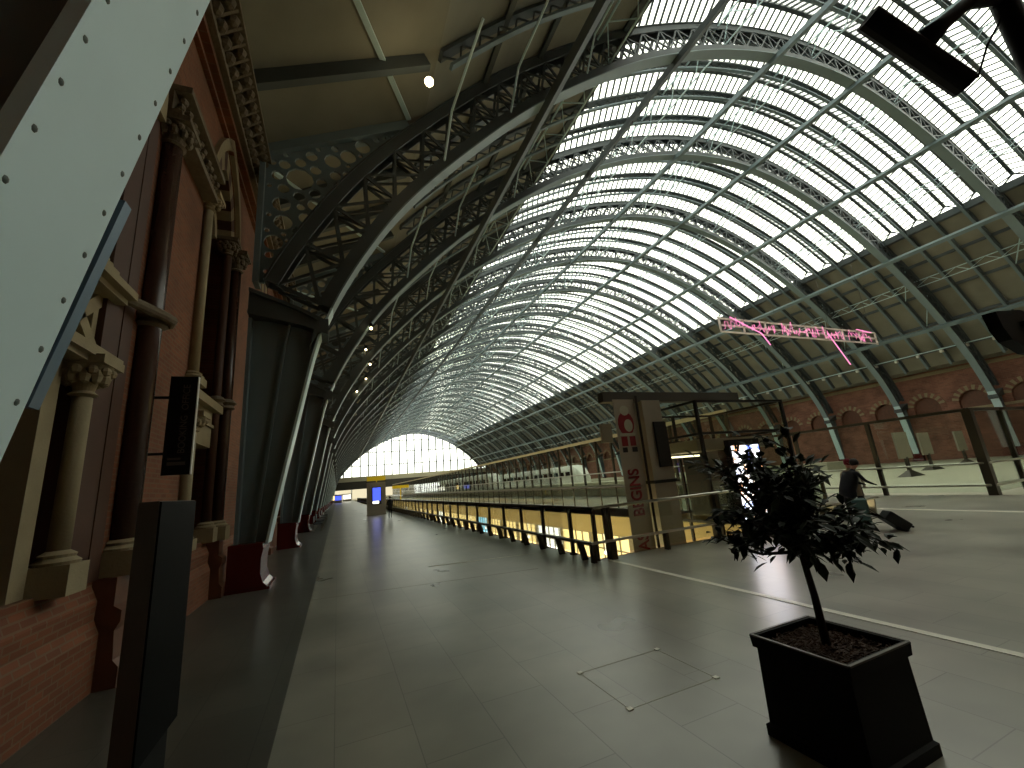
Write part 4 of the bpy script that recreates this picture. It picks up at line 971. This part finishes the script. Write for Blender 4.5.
train(27.6, 74, 6, 'white train standing behind the glass screen'); train(39.4, 62, 6, 'white train standing at the middle platform')
# information boards and buffer stops on the pale platform floor
for k, (x, y, l) in enumerate(((36, 16.2, 'left'), (44.5, 18.5, 'middle'), (53, 19.5, 'right'))):
    root = empty('notice_board', (x, y, 0), 'grey notice board on a splayed foot behind the glass screen, the %s of three' % l, 'notice board', 'notice boards')
    s = MB(); s.box(-.8, -.06, 1.2, .8, .06, 3.0); s.build('panel', 'column', root)
    s = MB(); s.box(-.12, -.08, 0, .12, .08, 1.3); s.add([(-.9, -.4, 0), (.9, -.4, 0), (.9, .4, 0), (-.9, .4, 0), (0, 0, .5)], [(0, 1, 4), (1, 2, 4), (2, 3, 4), (3, 0, 4), (3, 2, 1, 0)]); s.build('foot', 'dkmetal', root)

# ------------------------------------------------------------------ pink script neon on a frame (plain strokes)
NY = 22.0
nf = empty('neon_sign', (28.2, NY, 12.2), 'long suspended white frame carrying unreadable bright pink neon strokes', 'neon sign')
s = MB(); LN = 21.8
for z in (0, .55, 1.15): s.bar((0, 0, z), (LN, 0, z+.1), .12, .12)
for k in range(9): s.bar((k*LN/8, 0, 0), (k*LN/8, 0, 1.25), .12, .12)
s.build('frame', 'frame', nf)
s = MB(); rng = random.Random(4); x = .3
while x < LN-.8:
    pts = []; 
    for j in range(9): pts.append((x+j*.14+rng.uniform(-.1, .1), -.1, .3+rng.uniform(-.2, .75)+(.4 if j == 2 else 0)))
    s.tube(pts, .016, 5); x += rng.choice((1.0, 1.2, 1.9))
s.tube([(1.2, -.1, 1.3), (4.6, -.1, .1), (5.4, -.1, -.9)], .045, 5); s.tube([(13.8, -.1, .7), (14.6, -.1, -.4), (16.0, -.1, -2.3)], .045, 5); s.tube([(18.6, -.1, 1.4), (21, -.1, 1.2)], .04, 5)
s.build('neon_tubes', 'neon', nf)
s = MB()
for q in (.3, 7, 14.5, 21.3):
    zt = float(np.interp(28.2+q, INT[:, 0], INT[:, 1])); s.tube([(q, 0, 1.2), (q, 0, zt-12.2)], .015, 4)
s.build('hanging_wires', 'steelshade', nf)

# ------------------------------------------------------------------ lamp mast at upper right
lm = empty('lighting_mast', (7.75, 1.1, 0), 'dark lighting mast whose bar floodlight enters at the upper right corner', 'lamp post')
s = MB(); s.lathe([(.3, 0), (.3, .05), (.13, .1), (.12, 7.4), (.08, 7.5)], n=16); s.build('mast', 'blackmatt', lm, smooth=True)
s = MB(); s.tube([(-1.28, .47, 5.58+1.1), (-1.1, .3, 6.85), (-.75, .12, 7.13), (0, 0, 7.4)], [.15, .09, .075, .075], 10); s.build('arm', 'blackmatt', lm, smooth=True)
s = MB(); s.tube([(-1.87, .63, 7.05), (-.77, .38, 6.16)], .135, 12); s.build('floodlight_bar', 'blackmatt', lm)
s = MB(); s.tube([(-.8, .38, 6.2), (-.45, .33, 6.35), (-.3, .2, 6.75), (-.1, .05, 7.1)], .013, 5); s.build('cable', 'black', lm)
s = MB(); vs = [(-.62+.02*math.cos(t), .9, 3.4) for t in (0,)]
pts = [(-.6, 3.42), (-.55, 3.22), (-.42, 3.08), (0, 2.95), (.6, 2.95), (.7, 3.5), (.1, 3.5)]
s.add([(a, y, z) for y in (.86, .98) for a, z in pts], [tuple(range(7)), tuple(range(13, 6, -1))]+[(i, (i+1) % 7, 7+(i+1) % 7, 7+i) for i in range(7)]); s.bar((0, 0, 3.3), (0, .9, 3.3), .06); s.build('side_panel', 'blackmatt', lm)

# ------------------------------------------------------------------ bulbs under the left roof
for k, (x, y, z, e_, l) in enumerate(((2.3, 9.35, 13.35, 60, 'bright bare bulb under the boarding near the top of the picture'), (1.5, 21.0, 10.25, 8, 'small bulb on the ribs, highest of the row down the left'), (1.77, 29.9, 12.1, 8, 'small bulb on the ribs, second of the row down the left'), (2.05, 29.9, 11.0, 8, 'small bulb on the ribs, third of the row down the left'), (2.3, 38.8, 12.3, 8, 'small bulb on the ribs, fourth of the row down the left'), (1.52, 38.8, 11.1, 8, 'small bulb on the ribs, lowest of the row down the left'))):
    root = empty('bulkhead_lamp', (x, y, z), l, 'lamp', 'bulbs under the left roof')
    s = MB(); s.sphere((0, 0, 0), .13 if k == 0 else .07, 10); s.build('bulb', 'bulb', root, smooth=True)
    s = MB(); s.lathe([(.1, .1), (.12, .16), (.05, .28)], n=12); s.bar((0, 0, .2), (0, 0, 1.75 if k == 0 else .3), .04)
    if k: s.bar((0, 0, .25), (0, .34, .25), .05); s.build('holder', 'blackmatt', root)
    if k == 0:
        L = bpy.data.lights.new('bulb_light', 'POINT'); L.energy = 4; L.color = (1, .8, .5); L.shadow_soft_size = .13; lo = bpy.data.objects.new('bulb_light', L); COL.objects.link(lo); lo.location = (x, y-.3, z)
